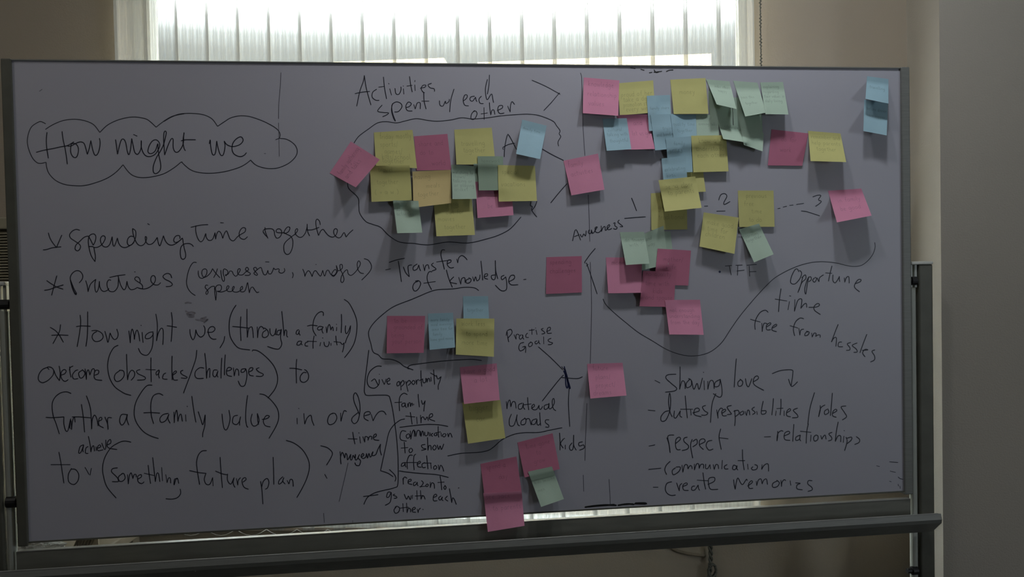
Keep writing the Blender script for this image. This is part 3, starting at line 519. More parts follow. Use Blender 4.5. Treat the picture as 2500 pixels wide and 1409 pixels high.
ink('numbers 2 and 3 joined by dashes', 1700, 440, 5.031,
 "275,245 300,180 350,165 375,200 340,270 345,298 415,262;98,320 140,318;250,380 355,378;1000,350 1030,345;1065,330 1110,320;1145,310 1190,305;1230,298 1320,285;1430,205 1490,185 1530,190 1500,240 1535,260 1510,290 1465,320;1288,378 1350,385 1430,410 1515,438", w=2.4)
ink('arrow head drawn right of the lone pink note', 1400, 560, 4.404, "235,205 180,270 120,355 125,365;140,360 155,400 210,560 255,695;140,395 160,375", w=2.3)
ink('handwritten letters TFF', 1700, 440, 5.031,
 "355,1055 435,1048;405,1050 428,1165;485,1045 565,1042;510,1050 505,1168;500,1115 590,1105;620,1045 740,1035;650,1055 655,1180;655,1125 735,1122", w=2.6)
ink('round blue-black ink dot before the letters TFF', 1700, 440, 5.031, "283,1125 292,1126", w=8.5, mat='ink_blue')
ink('long wavy line sweeping up to the right below the pink notes', 1400, 560, 4.404,
 "3239,141 3243,193 3221,264 3169,334 3099,386 3020,399 2941,390 2836,364 2714,349 2600,351 2495,370 2390,404 2276,456 2179,513 2100,580 1950,740 1800,920 1700,1060 1600,1210 1500,1300 1400,1345 1290,1362 1190,1355 1080,1325 980,1280 850,1200 700,1110 560,1000 430,890 350,810 318,748", w=2.0)
ink('handwritten words "Opportune time free from hassles"', 1750, 560, 4.144,
 "830,430 815,402 790,410 755,480 748,540 790,552 840,500 858,440 835,415;870,480 850,560 820,640;860,490 895,460 900,500 860,540 830,620;930,480 915,560 900,655 890,600 920,500 950,480 955,510 930,530;990,490 970,515 990,535 1010,500 995,485;1015,490 1030,525 1035,530c 1040,490 1080,460;1165,370 1145,450 1130,525;1100,440 1165,445;1175,460 1175,520 1200,540 1235,490 1240,475c 1240,510 1245,530;1290,490 1295,535c 1310,490 1335,480 1340,545;1400,550 1450,530 1460,510 1430,510 1395,560 1400,595 1445,632;"
 "650,600 635,700 625,835;590,705 710,725;735,730 720,815;735,672 750,676;790,710 785,830c 820,720 860,710 850,800c 880,760 905,750 910,790;930,790 1010,785 1040,765 1020,750 985,780 990,820 1048,862;"
 "520,840 490,818 440,840 400,900 385,960 388,1015;340,910 440,938;455,950 460,1035c 465,990 480,950 510,955;500,990 545,960 540,945 505,970 505,1015 545,1015;560,1000 605,975 600,960 565,985 560,1020 605,1035;880,905 840,898 795,940 775,1010 788,1078;740,975 820,998;830,1000 840,1070c 850,1020 880,1010;930,1035 900,1045 890,1075 920,1070 935,1040 905,1030;960,1050 965,1090c 985,1050 1005,1055 1000,1085c 1020,1070 1045,1070 1045,1095;"
 "1228,962 1200,1030 1160,1140c 1185,1100 1210,1100 1205,1185;1265,1140 1235,1145 1230,1185 1275,1188;1355,1145 1320,1160 1345,1195 1345,1220 1310,1225;1420,1150 1370,1175 1410,1210 1420,1240 1385,1245;1518,1062 1480,1160 1448,1250;1470,1225 1530,1220 1500,1215 1475,1250 1500,1290;1600,1220 1570,1235 1595,1280 1595,1320 1555,1342")
ink('handwritten list line "-Showing love" with a bent arrow', 1560, 860, 3.808,
 "148,262 195,285;345,205 270,210 250,240 300,290 350,335 330,360 245,372;382,135 382,240 378,345c 400,270 425,280 430,340;475,250 440,290 445,330 485,310 485,260 460,245;490,265 510,345 540,290 560,345 590,240;605,265 608,350;598,185 602,190;640,270 640,345c 660,270 690,270 700,340;750,255 710,280 705,320 745,310 755,250c 770,330 770,400 745,418 690,385;905,60 895,180 885,325;945,255 920,280 925,315 955,310 965,275 940,250;990,245 1000,300 1020,320 1050,245;1065,275 1110,245 1100,220 1070,240 1070,300 1160,355;1238,200 1320,170 1420,165 1430,200 1415,310;1390,250 1420,318 1475,275")
ink('handwritten list line "-duties/responsibilities/roles"', 1560, 860, 3.808,
 "85,538 150,545;280,545 240,555 205,600 210,640 250,630 285,550 295,450 285,380 275,460 290,560 310,600;330,545 325,600 345,610 385,545c 380,590 400,605;430,405 440,520 450,612;385,530 500,530;480,535 485,585;500,565 560,545 550,520 520,530 515,580 580,600;620,495 590,510 610,545 640,565 620,585 580,585;715,385 680,480 665,655;"
 "722,535 735,615c 735,560 760,520 780,530;770,570 805,545 800,530 770,550 780,590 815,590;860,495 820,510 850,560 860,575 820,580;890,540 895,620 890,685;880,550 920,540 930,570 895,600;960,550 940,565 945,585 975,570 965,545;985,550 1000,590c 1010,540 1025,545 1030,585;1075,510 1050,530 1080,560 1055,580;1155,455 1140,530 1140,575 1175,570 1180,545 1140,545;1095,550 1100,580;1250,430 1245,500 1235,585;1275,545 1270,590;1320,435 1320,510 1312,585;1280,525 1340,520;1350,545 1350,590;1370,565 1410,540 1400,525 1375,550 1375,590 1410,600;1475,520 1435,540 1470,580 1475,605 1425,610;"
 "1632,375 1590,520 1570,670;1685,495 1685,540 1670,600c 1690,520 1730,490;1750,530 1725,550 1730,580 1765,560 1755,525;1798,380 1790,480 1780,590;1800,570 1840,545 1830,530 1805,550 1800,590 1835,605;1925,500 1880,510 1910,560 1930,600 1890,630")
ink('handwritten list entry "-relationships"', 1560, 860, 3.808,
 "1165,788 1225,785;1290,735 1290,780 1283,825c 1290,760 1320,730 1340,735;1345,780 1400,755 1390,735 1355,755 1355,810 1405,820;1440,670 1435,740 1430,830;1500,770 1460,790 1460,820 1490,810 1500,770c 1495,810 1505,825;1575,665 1560,740 1555,848;1500,735 1600,745;1600,770 1595,830;1645,770 1625,790 1630,825 1660,815 1665,780 1645,770;1690,775 1700,810c 1710,790 1730,770 1740,810;1795,745 1765,760 1790,790 1790,815 1760,825;1852,648 1835,740 1825,830c 1850,780 1875,780 1875,835;1905,780 1900,840;1906,728 1910,732;1925,790 1935,830 1912,915;1935,800 1975,790 1975,815 1935,850;2020,785 2050,810 2045,840 2005,858")
ink('handwritten list line "-respect"', 1560, 860, 3.808,
 "92,873 148,862;260,795 280,860 290,935c 280,860 270,780 325,770;340,850 385,810 375,790 345,810 340,870 355,905 385,905;450,790 420,800 420,830 460,870 450,900 400,915;495,810 480,870 500,985;500,830 535,810 540,850 500,880;560,860 615,830 600,805 565,820 565,870 600,905;680,820 640,830 625,870 650,910 690,900;760,712 745,790 765,905;745,795 830,805")
ink('handwritten list line "-communication"', 1560, 860, 3.808,
 "90,1090 205,1078;290,1015 255,1050 240,1095 258,1138;340,1075 310,1100 320,1140 370,1110 385,1070 345,1068;400,1050 408,1115c 425,1050 450,1050 455,1085c 475,1055 490,1060 495,1085;515,1040 515,1095c 535,1040 555,1040 560,1080c 575,1045 600,1045 600,1080;620,1040 620,1080 640,1080 660,1045c 665,1085;690,1045 700,1090c 715,1045 735,1050 740,1085;775,1005 770,1085;820,1045 795,1060 800,1085 830,1085;905,1060 880,1050 870,1085 895,1090 912,1055c 910,1085 920,1095;962,905 965,1000 978,1095;920,1008 985,1008;1010,1040 1015,1090;1060,1065 1045,1080 1060,1095 1095,1085 1100,1055 1075,1045;1145,1045 1140,1090c 1165,1050 1200,1040 1205,1108")
ink('handwritten list line "-create memories" at the bottom', 1560, 860, 3.808,
 "132,1255 178,1255;305,1205 260,1220 245,1270 260,1310 300,1332 340,1328;350,1215 360,1245 375,1290c 380,1240 400,1220;405,1250 450,1230 440,1215 410,1235 415,1280 460,1285;520,1245 495,1250 490,1280 520,1280 550,1235c 555,1270 565,1285;595,1120 605,1200 620,1275;540,1190 640,1195;640,1230 700,1200 700,1165 650,1175 650,1240 670,1275 735,1275;"
 "880,1185 885,1230 895,1275c 905,1210 920,1170 945,1215 965,1230 1000,1180 1005,1195;1010,1245 1055,1210 1045,1195 1020,1225 1025,1265 1060,1265;1090,1200 1095,1240c 1110,1190 1135,1180 1145,1225c 1160,1190 1185,1180 1195,1230;1290,1195 1245,1220 1245,1255 1285,1250 1305,1215 1280,1190;1320,1190 1325,1250c 1330,1210 1350,1185 1365,1195;1405,1195 1412,1238;1455,1215 1500,1220 1470,1235 1470,1270 1520,1280;1610,1195 1575,1195 1570,1225 1605,1255 1610,1280 1570,1295")
ink('short stray pen dashes in the lower right corner of the board', 1750, 1100, 3.333,
 "1405,92 1440,95 1475,98;1410,168 1455,178;1300,125 1325,130;1475,215 1490,228 1515,235;1405,250 1420,255;1475,275 1480,290;1490,290 1492,310", w=2.0)
ink('thick black ink blotch along the bottom edge of the board', 1100, 1150, 3.571,
 "1172,316 1250,305 1350,297 1445,300;1200,312 1300,303 1430,294;1460,300 1540,288 1600,292;1480,296 1590,287;1605,287 1700,289;1610,281 1690,280 1710,287", w=5.0, mat='ink_black')
ink('small black ink smudges at the top edge of the board', 1400, 0, 4.1667,
 "580,690 630,697;685,705 720,715;770,740 800,736;820,710 840,738 870,730;818,735 900,725;945,728 975,715 1015,712;825,730 860,738", w=3.0, mat='ink_black')
ink('faint thin pencil-like line at the top left of the board', 0, 0, 1,
 "686,177 684,215 681,250 680,290;680,300 682,382;850,1130 842,1165 828,1225;1487,1170 1489,1205 1490,1232;790,1253 792,1276;861,1271 861,1278", w=1.5, mat='ink_thin')
ink('faint thin pencil mark beside the top left corner', 0, 0, 1, "96,223 103,218;645,375 649,375;1118,1192 1121,1192", w=1.8, mat='ink_thin')
ink('smudged grey eraser marks above "How might we"', 430, 720, 5,
 "110,100 145,92 185,100;115,195 150,215 190,210 235,225;130,230 170,240 225,235;140,250 180,245 220,255;150,265 200,270 220,265;240,300 300,310 350,320 390,300;300,290 340,280 370,270;340,340 380,310;320,290 360,300 390,298", w=4.5, mat='smudge')
# ---------------------------------------------------------------- turn the strokes into thin raised ink ribbons
def smooth_pts(pts, step):
    """Catmull-Rom through the points"""
    n = len(pts)
    if n < 3: return pts
    out = []
    for i in range(n - 1):
        p0 = pts[max(0, i - 1)]; p1 = pts[i]; p2 = pts[i + 1]; p3 = pts[min(n - 1, i + 2)]
        L = math.hypot(p2[0] - p1[0], p2[1] - p1[1]); k = max(1, min(12, int(L / step + 0.5)))
        for j in range(k):
            t = j / k; t2 = t * t; t3 = t2 * t
            out.append(tuple(0.5 * ((2 * p1[a]) + (-p0[a] + p2[a]) * t + (2 * p0[a] - 5 * p1[a] + 4 * p2[a] - p3[a]) * t2 + (-p0[a] + 3 * p1[a] - 3 * p2[a] + p3[a]) * t3) for a in (0, 1)))
    out.append(pts[-1]); return out
def ribbon(pts, hw, V, Fc, mp):
    """flat ribbon of half width hw in (u, v) space, mapped by mp(u, v)"""
    q = [pts[0]]
    for p in pts[1:]:
        if math.hypot(p[0] - q[-1][0], p[1] - q[-1][1]) > 0.15 * hw: q.append(p)
    if len(q) < 2: q = [(q[0][0] - hw * 0.6, q[0][1]), (q[0][0] + hw * 0.6, q[0][1])]
    n = len(q); base = len(V)
    def nrm(i):
        a = q[max(0, i - 1)]; b = q[min(n - 1, i + 1)]; dx, dy = b[0] - a[0], b[1] - a[1]; L = math.hypot(dx, dy) or 1
        return -dy / L, dx / L
    ring = []
    for i in range(n):
        nx, ny = nrm(i); h = hw * (0.8 if i in (0, n - 1) else 1.0)
        ring.append(((q[i][0] + nx * h, q[i][1] + ny * h), (q[i][0] - nx * h, q[i][1] - ny * h)))
    nx, ny = nrm(0); tx, ty = ny, -nx
    V.append(mp(q[0][0] - tx * hw * 0.7, q[0][1] - ty * hw * 0.7))
    for a, b in ring: V.append(mp(*a)); V.append(mp(*b))
    nx, ny = nrm(n - 1); tx, ty = ny, -nx
    V.append(mp(q[-1][0] + tx * hw * 0.7, q[-1][1] + ty * hw * 0.7))
    Fc.append((base, base + 1, base + 2))
    for i in range(n - 1):
        a = base + 1 + 2 * i; Fc.append((a, a + 2, a + 3, a + 1))
    Fc.append((base + 2 * n + 1, base + 2 * n, base + 2 * n - 1))
def parse(strokes, x0, y0, s):
    for st in strokes.split(';'):
        seg = []
        for tok in st.split():
            if tok == 'c': continue
            c = tok.endswith('c'); tok = tok.rstrip('c')
            a, b = tok.split(','); p = (x0 + float(a) / s, y0 + float(b) / s); seg.append(p)
            if c and len(seg) > 1: yield seg; seg = [p]
        if len(seg) > 1: yield seg
NI = 0
for label, x0, y0, s, wd_, strokes, mt in INK:
    V = []; Fc = []; NI += 1; off = 0.0002 + 0.00001 * (NI % 7)
    def mp(u, v): return bp(u, v, off)
    for seg in parse(strokes, x0, y0, s):
        ribbon(smooth_pts(seg, 2.2), wd_ * 0.41, V, Fc, mp)
    o = mesh_obj('smudge' if mt == 'smudge' else ('ink_blotch' if mt == 'ink_black' else 'handwriting'), V, Fc, M[mt], panel)
    o['label'] = label
# ---------------------------------------------------------------- sticky notes
# simple pen alphabet: x-height 1, strokes in (x, y) with y up
FONT = {
 'a': (.8, "7,9 3,10 0,5 2,0 5,1 7,8;7,9 7,1 9,0"), 'b': (.8, "1,18 1,0;1,7 4,10 7,6 5,0 1,1"), 'c': (.7, "7,8 4,10 1,5 3,0 7,1"),
 'd': (.8, "7,7 3,10 0,5 3,0 7,3;7,18 7,0"), 'e': (.75, "1,5 6,6 5,10 2,9 1,4 3,0 7,1"), 'f': (.6, "7,16 4,18 3,12 3,0;0,10 6,10"),
 'g': (.8, "7,8 3,10 0,5 3,1 7,5;7,9 7,-4 4,-8 0,-5"), 'h': (.8, "1,18 1,0;1,6 5,10 7,6 7,0"), 'i': (.35, "1,10 1,0;1,14 1.5,14.5"), 'j': (.4, "3,10 3,-5 0,-7"),
 'k': (.75, "1,18 1,0;6,9 1,5 7,0"), 'l': (.35, "1,18 1,2 3,0"), 'm': (1.2, "1,10 1,0;1,6 4,10 6,6 6,0;6,6 9,10 11,6 11,0"), 'n': (.8, "1,10 1,0;1,6 5,10 7,6 7,0"),
 'o': (.8, "4,10 0,6 2,0 6,1 7,6 4,10"), 'p': (.8, "1,10 1,-8;1,7 4,10 7,6 4,0 1,2"), 'q': (.8, "7,8 3,10 0,5 3,1 7,5;7,9 7,-8"), 'r': (.6, "1,10 1,0;1,6 4,10 6,9"),
 's': (.65, "6,9 3,10 1,7 5,4 5,1 1,0"), 't': (.6, "3,16 3,2 6,0;0,11 6,11"), 'u': (.8, "1,10 1,2 4,0 7,4;7,10 7,0"), 'v': (.75, "0,10 3,0 7,10"), 'w': (1.1, "0,10 3,0 5,8 8,0 10,10"),
 'x': (.7, "0,10 7,0;7,10 0,0"), 'y': (.75, "0,10 3,2;7,10 3,-4 0,-8"), 'z': (.7, "0,10 6,10 0,0 7,0"), '/': (.6, "5,18 0,-3"), '(': (.5, "4,18 1,10 1,4 4,-3"), ')': (.5, "1,18 4,10 4,4 1,-3"),
 '+': (.8, "4,10 4,2;0,6 8,6"), '-': (.6, "0,5 5,5"), ' ': (.6, "")}
REG = []     # (corners, depth function grid) of notes already placed, back to front
NG = 12
def bil(c, a, b):
    (x0, y0), (x1, y1), (x2, y2), (x3, y3) = c      # TL TR BR BL
    return ((x0 * (1 - a) + x1 * a) * (1 - b) + (x3 * (1 - a) + x2 * a) * b, (y0 * (1 - a) + y1 * a) * (1 - b) + (y3 * (1 - a) + y2 * a) * b)
def inv_bil(c, u, v):
    a = b = 0.5
    for _ in range(6):
        x, y = bil(c, a, b); e = 1e-3
        xa, ya = bil(c, a + e, b); xb, yb = bil(c, a, b + e)
        j11, j21, j12, j22 = (xa - x) / e, (ya - y) / e, (xb - x) / e, (yb - y) / e
        det = j11 * j22 - j12 * j21 or 1e-9; rx, ry = u - x, v - y
        a += (rx * j22 - ry * j12) / det; b += (ry * j11 - rx * j21) / det
        a = min(2, max(-1, a)); b = min(2, max(-1, b))
    return a, b
def gsample(g, a, b):
    a = min(1, max(0, a)) * NG; b = min(1, max(0, b)) * NG; i = min(NG - 1, int(a)); j = min(NG - 1, int(b)); fa, fb = a - i, b - j
    return (g[j][i] * (1 - fa) + g[j][i + 1] * fa) * (1 - fb) + (g[j + 1][i] * (1 - fa) + g[j + 1][i + 1] * fa) * fb
def note(col, c, lift, label, text=None, group=None, skew=0.0, fold=0.18, tsize=None, tint=None, pow_=1.06):
    """col paper colour; c the TL TR BR BL corners; lift mm at the free edge; skew > 0 lifts the right corner more"""
    L = lift * (1.25 if lift > 4 else 1.0) / 1000.0
    if math.hypot(c[1][0] - c[0][0], c[1][1] - c[0][1]) < 72 and lift > 2.5: fold, L, pow_ = 0.25, max(L, 0.010), min(pow_, 0.95)
    g = [[0.0] * (NG + 1) for _ in range(NG + 1)]
    ph = random.uniform(0, 6.28)
    for j in range(NG + 1):
        b = j / NG
        for i in range(NG + 1):
            a = i / NG; t = max(0.0, (b - fold) / (1 - fold))
            g[j][i] = 0.0005 + L * (t ** pow_) * (1 + skew * (a - 0.5) * 2) + L * 0.05 * t * math.sin(a * 5 + ph)
    need = [[0.0] * (NG + 1) for _ in range(NG + 1)]
    for j in range(NG + 1):
        for i in range(NG + 1):
            u, v = bil(c, i / NG, j / NG); r = 0.0
            for cc, gg, bb in REG:
                if u < bb[0] or u > bb[2] or v < bb[1] or v > bb[3]: continue
                a, b = inv_bil(cc, u, v)
                if -0.07 < a < 1.07 and -0.07 < b < 1.07: r = max(r, gsample(gg, a, b) + 0.0009)
            need[j][i] = r
    ex = [[max(0.0, need[j][i] - g[j][i]) for i in range(NG + 1)] for j in range(NG + 1)]     # how far notes underneath push this one out
    low = [row[:] for row in ex]
    if any(x > 0 for row in ex for x in row):
        for _ in range(16):
            h = [row[:] for row in ex]
            for j in range(NG + 1):
                for i in range(NG + 1):
                    s = k = 0
                    for dj, di in ((0, 1), (0, -1), (1, 0), (-1, 0)):
                        if 0 <= j + dj <= NG and 0 <= i + di <= NG: s += ex[j + dj][i + di]; k += 1
                    h[j][i] = max(low[j][i], 0.4 * ex[j][i] + 0.6 * s / k)
            ex = h
        for j in range(NG + 1):
            for i in range(NG + 1): g[j][i] += ex[j][i]
    xs = [p[0] for p in c]; ys = [p[1] for p in c]
    REG.append((c, g, (min(xs) - 4, min(ys) - 4, max(xs) + 4, max(ys) + 4)))
    org = bp(*bil(c, 0.5, 0.0), 0.0)
    def surf(a, b, extra=0.0):
        return bp(*bil(c, a, b), gsample(g, a, b) + extra) - org
    V = [surf(i / NG, j / NG) for j in range(NG + 1) for i in range(NG + 1)]
    V += [v + Vector((0, 0.00022, 0)) for v in V]; N1 = NG + 1; K = N1 * N1
    Fc = []
    for j in range(NG):
        for i in range(NG):
            q = (j * N1 + i, (j + 1) * N1 + i, (j + 1) * N1 + i + 1, j * N1 + i + 1)
            Fc.append(q); Fc.append(tuple(K + x for x in reversed(q)))
    rim = [i for i in range(N1)] + [j * N1 + NG for j in range(1, N1)] + [NG * N1 + i for i in range(NG - 1, -1, -1)] + [j * N1 for j in range(NG - 1, 0, -1)]
    rb = len(V); V += [V[i].copy() for i in rim] + [V[i + K].copy() for i in rim]; nr = len(rim)
    for k in range(nr): a_, b_ = rb + k, rb + (k + 1) % nr; Fc.append((a_, b_, b_ + nr, a_ + nr))
    mw = Matrix.Rotation(PHI, 4, 'Z')
    o = mesh_obj('sticky_note', V, Fc, M[col], None, smooth=True)
    for p_ in o.data.polygons[2 * NG * NG:]: p_.use_smooth = False
    o.matrix_world = mw @ Matrix.Translation(org)
    tag(o, label, 'sticky note', group)
    if text:
        TV = []; TF = []
        wpx = math.hypot(c[1][0] - c[0][0], c[1][1] - c[0][1]); hpx = math.hypot(c[3][0] - c[0][0], c[3][1] - c[0][1])
        rows = [r.split('@') for r in text.split('|')]
        for k, r in enumerate(rows):
            txt = r[0]; b0 = float(r[1]) if len(r) > 1 else (0.26 + 0.64 * k / max(1, len(rows)))
            a0 = float(r[2]) if len(r) > 2 else 0.10 + random.uniform(0, 0.06)
            h = (tsize or 8.0)                       # x-height in board pixels
            tot = sum(FONT.get(ch.lower(), (.7, ''))[0] + 0.12 for ch in txt) * h
            av = (0.96 - a0) * wpx; sc = min(1.0, av / tot) if tot else 1
            x = a0 * wpx
            for ch in txt:
                wch, st = FONT.get(ch.lower(), (.7, ''))
                for s_ in st.split(';'):
                    if not s_: continue
                    jx, jy = random.uniform(-.4, .4), random.uniform(-.5, .5)
                    pts = [((x + float(p.split(',')[0]) / 10 * h * sc * 0.9 + jx * 0.1 * h), b0 * hpx - (float(p.split(',')[1]) + jy) / 10 * h * (1.15 if ch.isupper() else 0.85)) for p in s_.split()]
                    ribbon(smooth_pts(pts, 2.0), 0.36, TV, TF, lambda X, Y: surf(min(0.99, max(0.01, X / wpx)), min(0.99, max(0.01, Y / hpx)), 0.00015))
                x += (wch + 0.12) * h * sc
        if TF:
            t_ = mesh_obj('pen_writing', TV, TF, M[col + '_pen'], o)
    return o
GL = 'notes of the left cluster'; GR = 'notes of the upper right cluster'; GM = 'notes of the middle left group'; GP = 'notes of the lower pink group'; GN = 'notes under the numbers'; GK = 'notes beside the word kids'
# left cluster, back to front
note('rose', [(1010.8, 332.8), (1092.4, 327), (1102, 414.8), (1017.4, 416.4)], 2, 'dark pink note between two yellow notes in the top row of the left cluster', 'share and@.3|do to@.55|world@.86@.45', GL)
note('yellow', [(1109, 316.6), (1200.5, 311.7), (1210, 402), (1114.3, 401.8)], 6, 'yellow note reading "travelling together" at the top of the left cluster', 'travelling@.47@.15|together@.66@.2', GL)
note('green', [(1156, 400), (1215, 400), (1216, 444), (1160, 444)], 1.5, 'pale sliver of a note hidden behind the grey-green note in the left cluster', None, GL)
note('yellow', [(912.8, 323.4), (1007, 317), (1018, 411), (917.9, 404.6)], 6, 'yellow note reading "Friday mostly sports games together", upper left of the left cluster', 'Friday mostly@.21@.14|sports/@.43@.14|games/@.63@.24|kids/school@.78@.16|together@.89@.16', GL)
note('yellow', [(903, 405), (1000, 403), (1006, 489), (907, 492.9)], 8, 'yellow note reading "travel together", lower left of the left cluster', 'travel@.18@.2|together@.52@.15|( + a w )@.8@.1', GL)
note('yellow', [(1058, 486), (1151.7, 484), (1159.6, 573.6), (1065.7, 577)], 13, 'yellow note reading "watching movies together" at the bottom of the left cluster', 'going@.2@.3|out for@.42@.3|movies@.6@.07|together@.82@.22', GL)
note('pink', [(1160, 444), (1247, 441), (1253.8, 525.3), (1166, 532.3)], 9, 'pink note half covered by two notes at the lower right of the left cluster', 'and@.5@.3|be@.75@.3', GL)
note('orange', [(1007, 418.7), (1100.6, 414.8), (1101.4, 496), (1009.5, 507)], 13, 'orange-yellow note reading "having meals together" in the middle of the left cluster', 'having@.22@.05|meals@.49@.35|together@.72@.12', GL, skew=-0.3)
note('green', [(1102, 401.8), (1156.9, 406), (1163.9, 485.5), (1104.7, 486.3)], 13, 'pale green note with five small written lines in the left cluster', 'watching tv@.25@.04|shows/@.38@.05|talking or@.51@.05|or playing@.64@.1|cricket@.76@.1', GL, tsize=6)
note('olive', [(1165.8, 381.6), (1228.2, 381.6), (1229, 464.5), (1169, 465)], 4, 'grey-green blank note with a dark top strip in the left cluster', 'homework@.18@.15', GL, tsize=6)
note('yellow', [(1215.5, 402.9), (1306, 405), (1310.9, 490.6), (1217.6, 492.3)], 10, 'yellow note reading "special vacations" at the right of the left cluster', 'special@.24@.1|vacations@.58@.08', GL)
note('pink', [(804.7, 422.6), (856.5, 345.3), (927.3, 389.8), (868.7, 457.7)], 22, 'pink note turned like a diamond, leftmost of all the notes', 'family gathering@.35@.1|and talks@.6@.1', GL)
note('green', [(959.2, 489.2), (1021.4, 490.6), (1030.9, 568), (969.7, 569.5)], 26, 'pale green note hanging lowest left in the left cluster', 'family/@.12@.1|day-day@.32@.08|activities@.46@.08', GL, tsize=6, pow_=1.3)
note('blue', [(1275, 292), (1334.7, 307), (1318.5, 388.5), (1260, 375.8)], 20, 'tilted pale blue note right of the large letter A', 'family time@.27@.1', None, tsize=5)
note('pink', [(1375.8, 392.5), (1460, 375), (1476, 463), (1395, 477)], 9, 'pink note reading "Family activities" between the two board halves', 'Family@.22@.1|activities@.48@.12', None)
note('rose', [(1334, 628), (1420.3, 625.2), (1420.8, 714.2), (1333, 718)], 2, 'dark pink flat note reading "spending challenges" left of the arrow head', 'spending@.2@.1|challenges@.44@.1', None)
# middle left group
note('rose', [(945, 771.3), (1037.9, 771.5), (1034.5, 861.5), (944, 862.9)], 7, 'dark pink note, leftmost of the group below "Transfer of knowledge"', 'to be@.18@.18|grounded of@.36@.18|being@.57@.12|your person@.74@.14', GM)
note('blue', [(1044.4, 765.9), (1106, 763.6), (1111, 848.5), (1049, 854.4)], 13, 'pale blue note with five written lines between a pink and a yellow note', 'more family@.22@.1|meal evenings@.35@.1|some time for@.48@.12|family@.62@.15|home good money@.76@.06', GM, tsize=5)
note('blue', [(1130.3, 723.6), (1191.6, 723.2), (1195, 805), (1132, 805)], 3, 'pale blue note standing above the yellow "work less" note', 'together@.46@.15', GM, tsize=6)
note('yellow', [(1114, 777.7), (1207, 778), (1205.7, 871.2), (1112.8, 865.8)], 13, 'yellow note reading "work less to spend more time"', 'Work less@.2@.14|to spend@.47@.26|more time@.71@.16', GM)
note('yellow', [(1128.5, 983), (1221.4, 976), (1233.8, 1069.8), (1142.7, 1083.6)], 12, 'yellow note reading "bigger car" below the pink note', 'Bigger@.22@.16|car@.5@.3', GM, tsize=10)
note('pink', [(1122.4, 896.8), (1212.6, 887.2), (1220, 976.8), (1132.8, 986.6)], 14, 'pink note stuck directly above the "bigger car" note', 'have a good@.2@.1|a lot@.46@.35', GM, tsize=9)
note('pink', [(1433.4, 888.5), (1519.9, 885.8), (1529.6, 965.8), (1441.3, 973.2)], 20, 'pink note reading "future plans / prospects" right of the blue scribble', 'Future@.2@.14|plans/@.46@.2|project/@.7@.18|dreams@.92@.1', None)
note('rose', [(1263.2, 1080.7), (1349.2, 1058), (1366.5, 1145.5), (1280.7, 1166)], 8, 'dark pink note tilted left of the word "kids"', 'Time gone@.25@.2|to@.47@.45|grow@.7@.34', GK)
note('green', [(1289, 1152), (1347.5, 1139), (1376.7, 1218.6), (1321, 1238)], 22, 'pale green note reading "kids become men" below the word "kids"', 'kids become@.37@.1|men@.6@.1', GK, tsize=6)
note('rose', [(1173, 1132.8), (1261, 1114.6), (1274, 1203), (1183, 1212)], 8, 'dark pink note near the bottom, upper one of a pair', 'spend a@.22@.15|day@.55@.45', GK)
note('pink', [(1180, 1204), (1273.5, 1199), (1280.7, 1284), (1191, 1298.8)], 18, 'pink note hanging over the bottom edge of the board, lower one of a pair', 'see back@.16@.05|to parents@.48@.2', GK, tsize=9)
# upper right cluster, back to front
note('green', [(1729, 222), (1787, 222), (1789, 308), (1735, 310)], 2, 'shaded green note lying flat behind the curled green notes, left one', None, GR)
note('green', [(1788, 238), (1858, 238), (1862, 326), (1792, 330)], 2, 'shaded green note lying flat behind the curled green notes, right one', None, GR)
note('green', [(1699, 279), (1752, 281), (1757, 345), (1702, 345)], 4, 'dull green note between a blue note and the curled green notes', 'family/@.18@.2|evening talks@.4@.1', GR, tsize=5)
note('yellow', [(1508, 203.4), (1594.5, 196.3), (1600, 275), (1513.6, 281.4)], 6, 'yellow note reading "proud of her" right of the first pink note', 'proud of her@.44@.07|take a deep@.6@.12|promotion steps@.76@.12|every week@.9@.18', GR)
note('pink', [(1505, 281), (1580, 279), (1599, 363.7), (1520, 366)], 12, 'pink note wedged between two pale blue notes', 'and@.3@.5|let us go@.6@.4', GR)
note('pink', [(1425, 189), (1512, 196.3), (1509.3, 282.8), (1423, 276.5)], 11, 'pink note reading "knowledge relationship", first of the upper right cluster', 'knowledge@.22@.13|relationship@.5@.12|values@.76@.16', GR)
note('blue', [(1578.9, 233.9), (1635.6, 232), (1640, 316), (1584.5, 320)], 5, 'pale blue note partly under the square yellow note', 'family share@.4@.1', GR, tsize=5)
note('blue', [(1588, 280), (1643, 278), (1656, 362), (1599.4, 367.3)], 9, 'long pale blue note right of the wedged pink note', 'trying@.45@.45|and bonding@.62@.15', GR, tsize=6)
note('blue', [(1637, 279.5), (1698.8, 280), (1702, 350), (1646, 352)], 5, 'pale blue note below the square yellow note', 'quality time@.38@.06|together@.6@.2', GR, tsize=6)
note('yellow', [(1636.4, 194.5), (1722.4, 190.6), (1729.7, 277.9), (1645, 278.4)], 5, 'large square yellow note reading "money" in the upper right cluster', 'money@.43@.22', GR)
note('blue', [(1471, 290), (1530, 288.5), (1541.3, 364.4), (1481, 368.3)], 16, 'curled pale blue note below the first pink note', 'cultural@.4@.15|talking with@.55@.1|thoughtful@.75@.18', GR, tsize=6)
note('yellow', [(1589, 472), (1676.5, 468), (1678, 560), (1590.4, 561.8)], 3, 'dark shaded yellow note right of the number 1', 'time@.2@.2|go@.45@.2|traditional@.72@.2', GN)
note('yellow', [(1633, 385), (1712, 383), (1723, 468), (1640, 472)], 7, 'yellow note mostly hidden, its right corner showing left of the number 2', None, GR)
note('blue', [(1625.5, 337), (1687, 333), (1691, 420), (1632, 423)], 5, 'tall pale blue note left of the yellow note with two written lines', 'family@.22@.3|getting@.4@.1', GR, tsize=6)
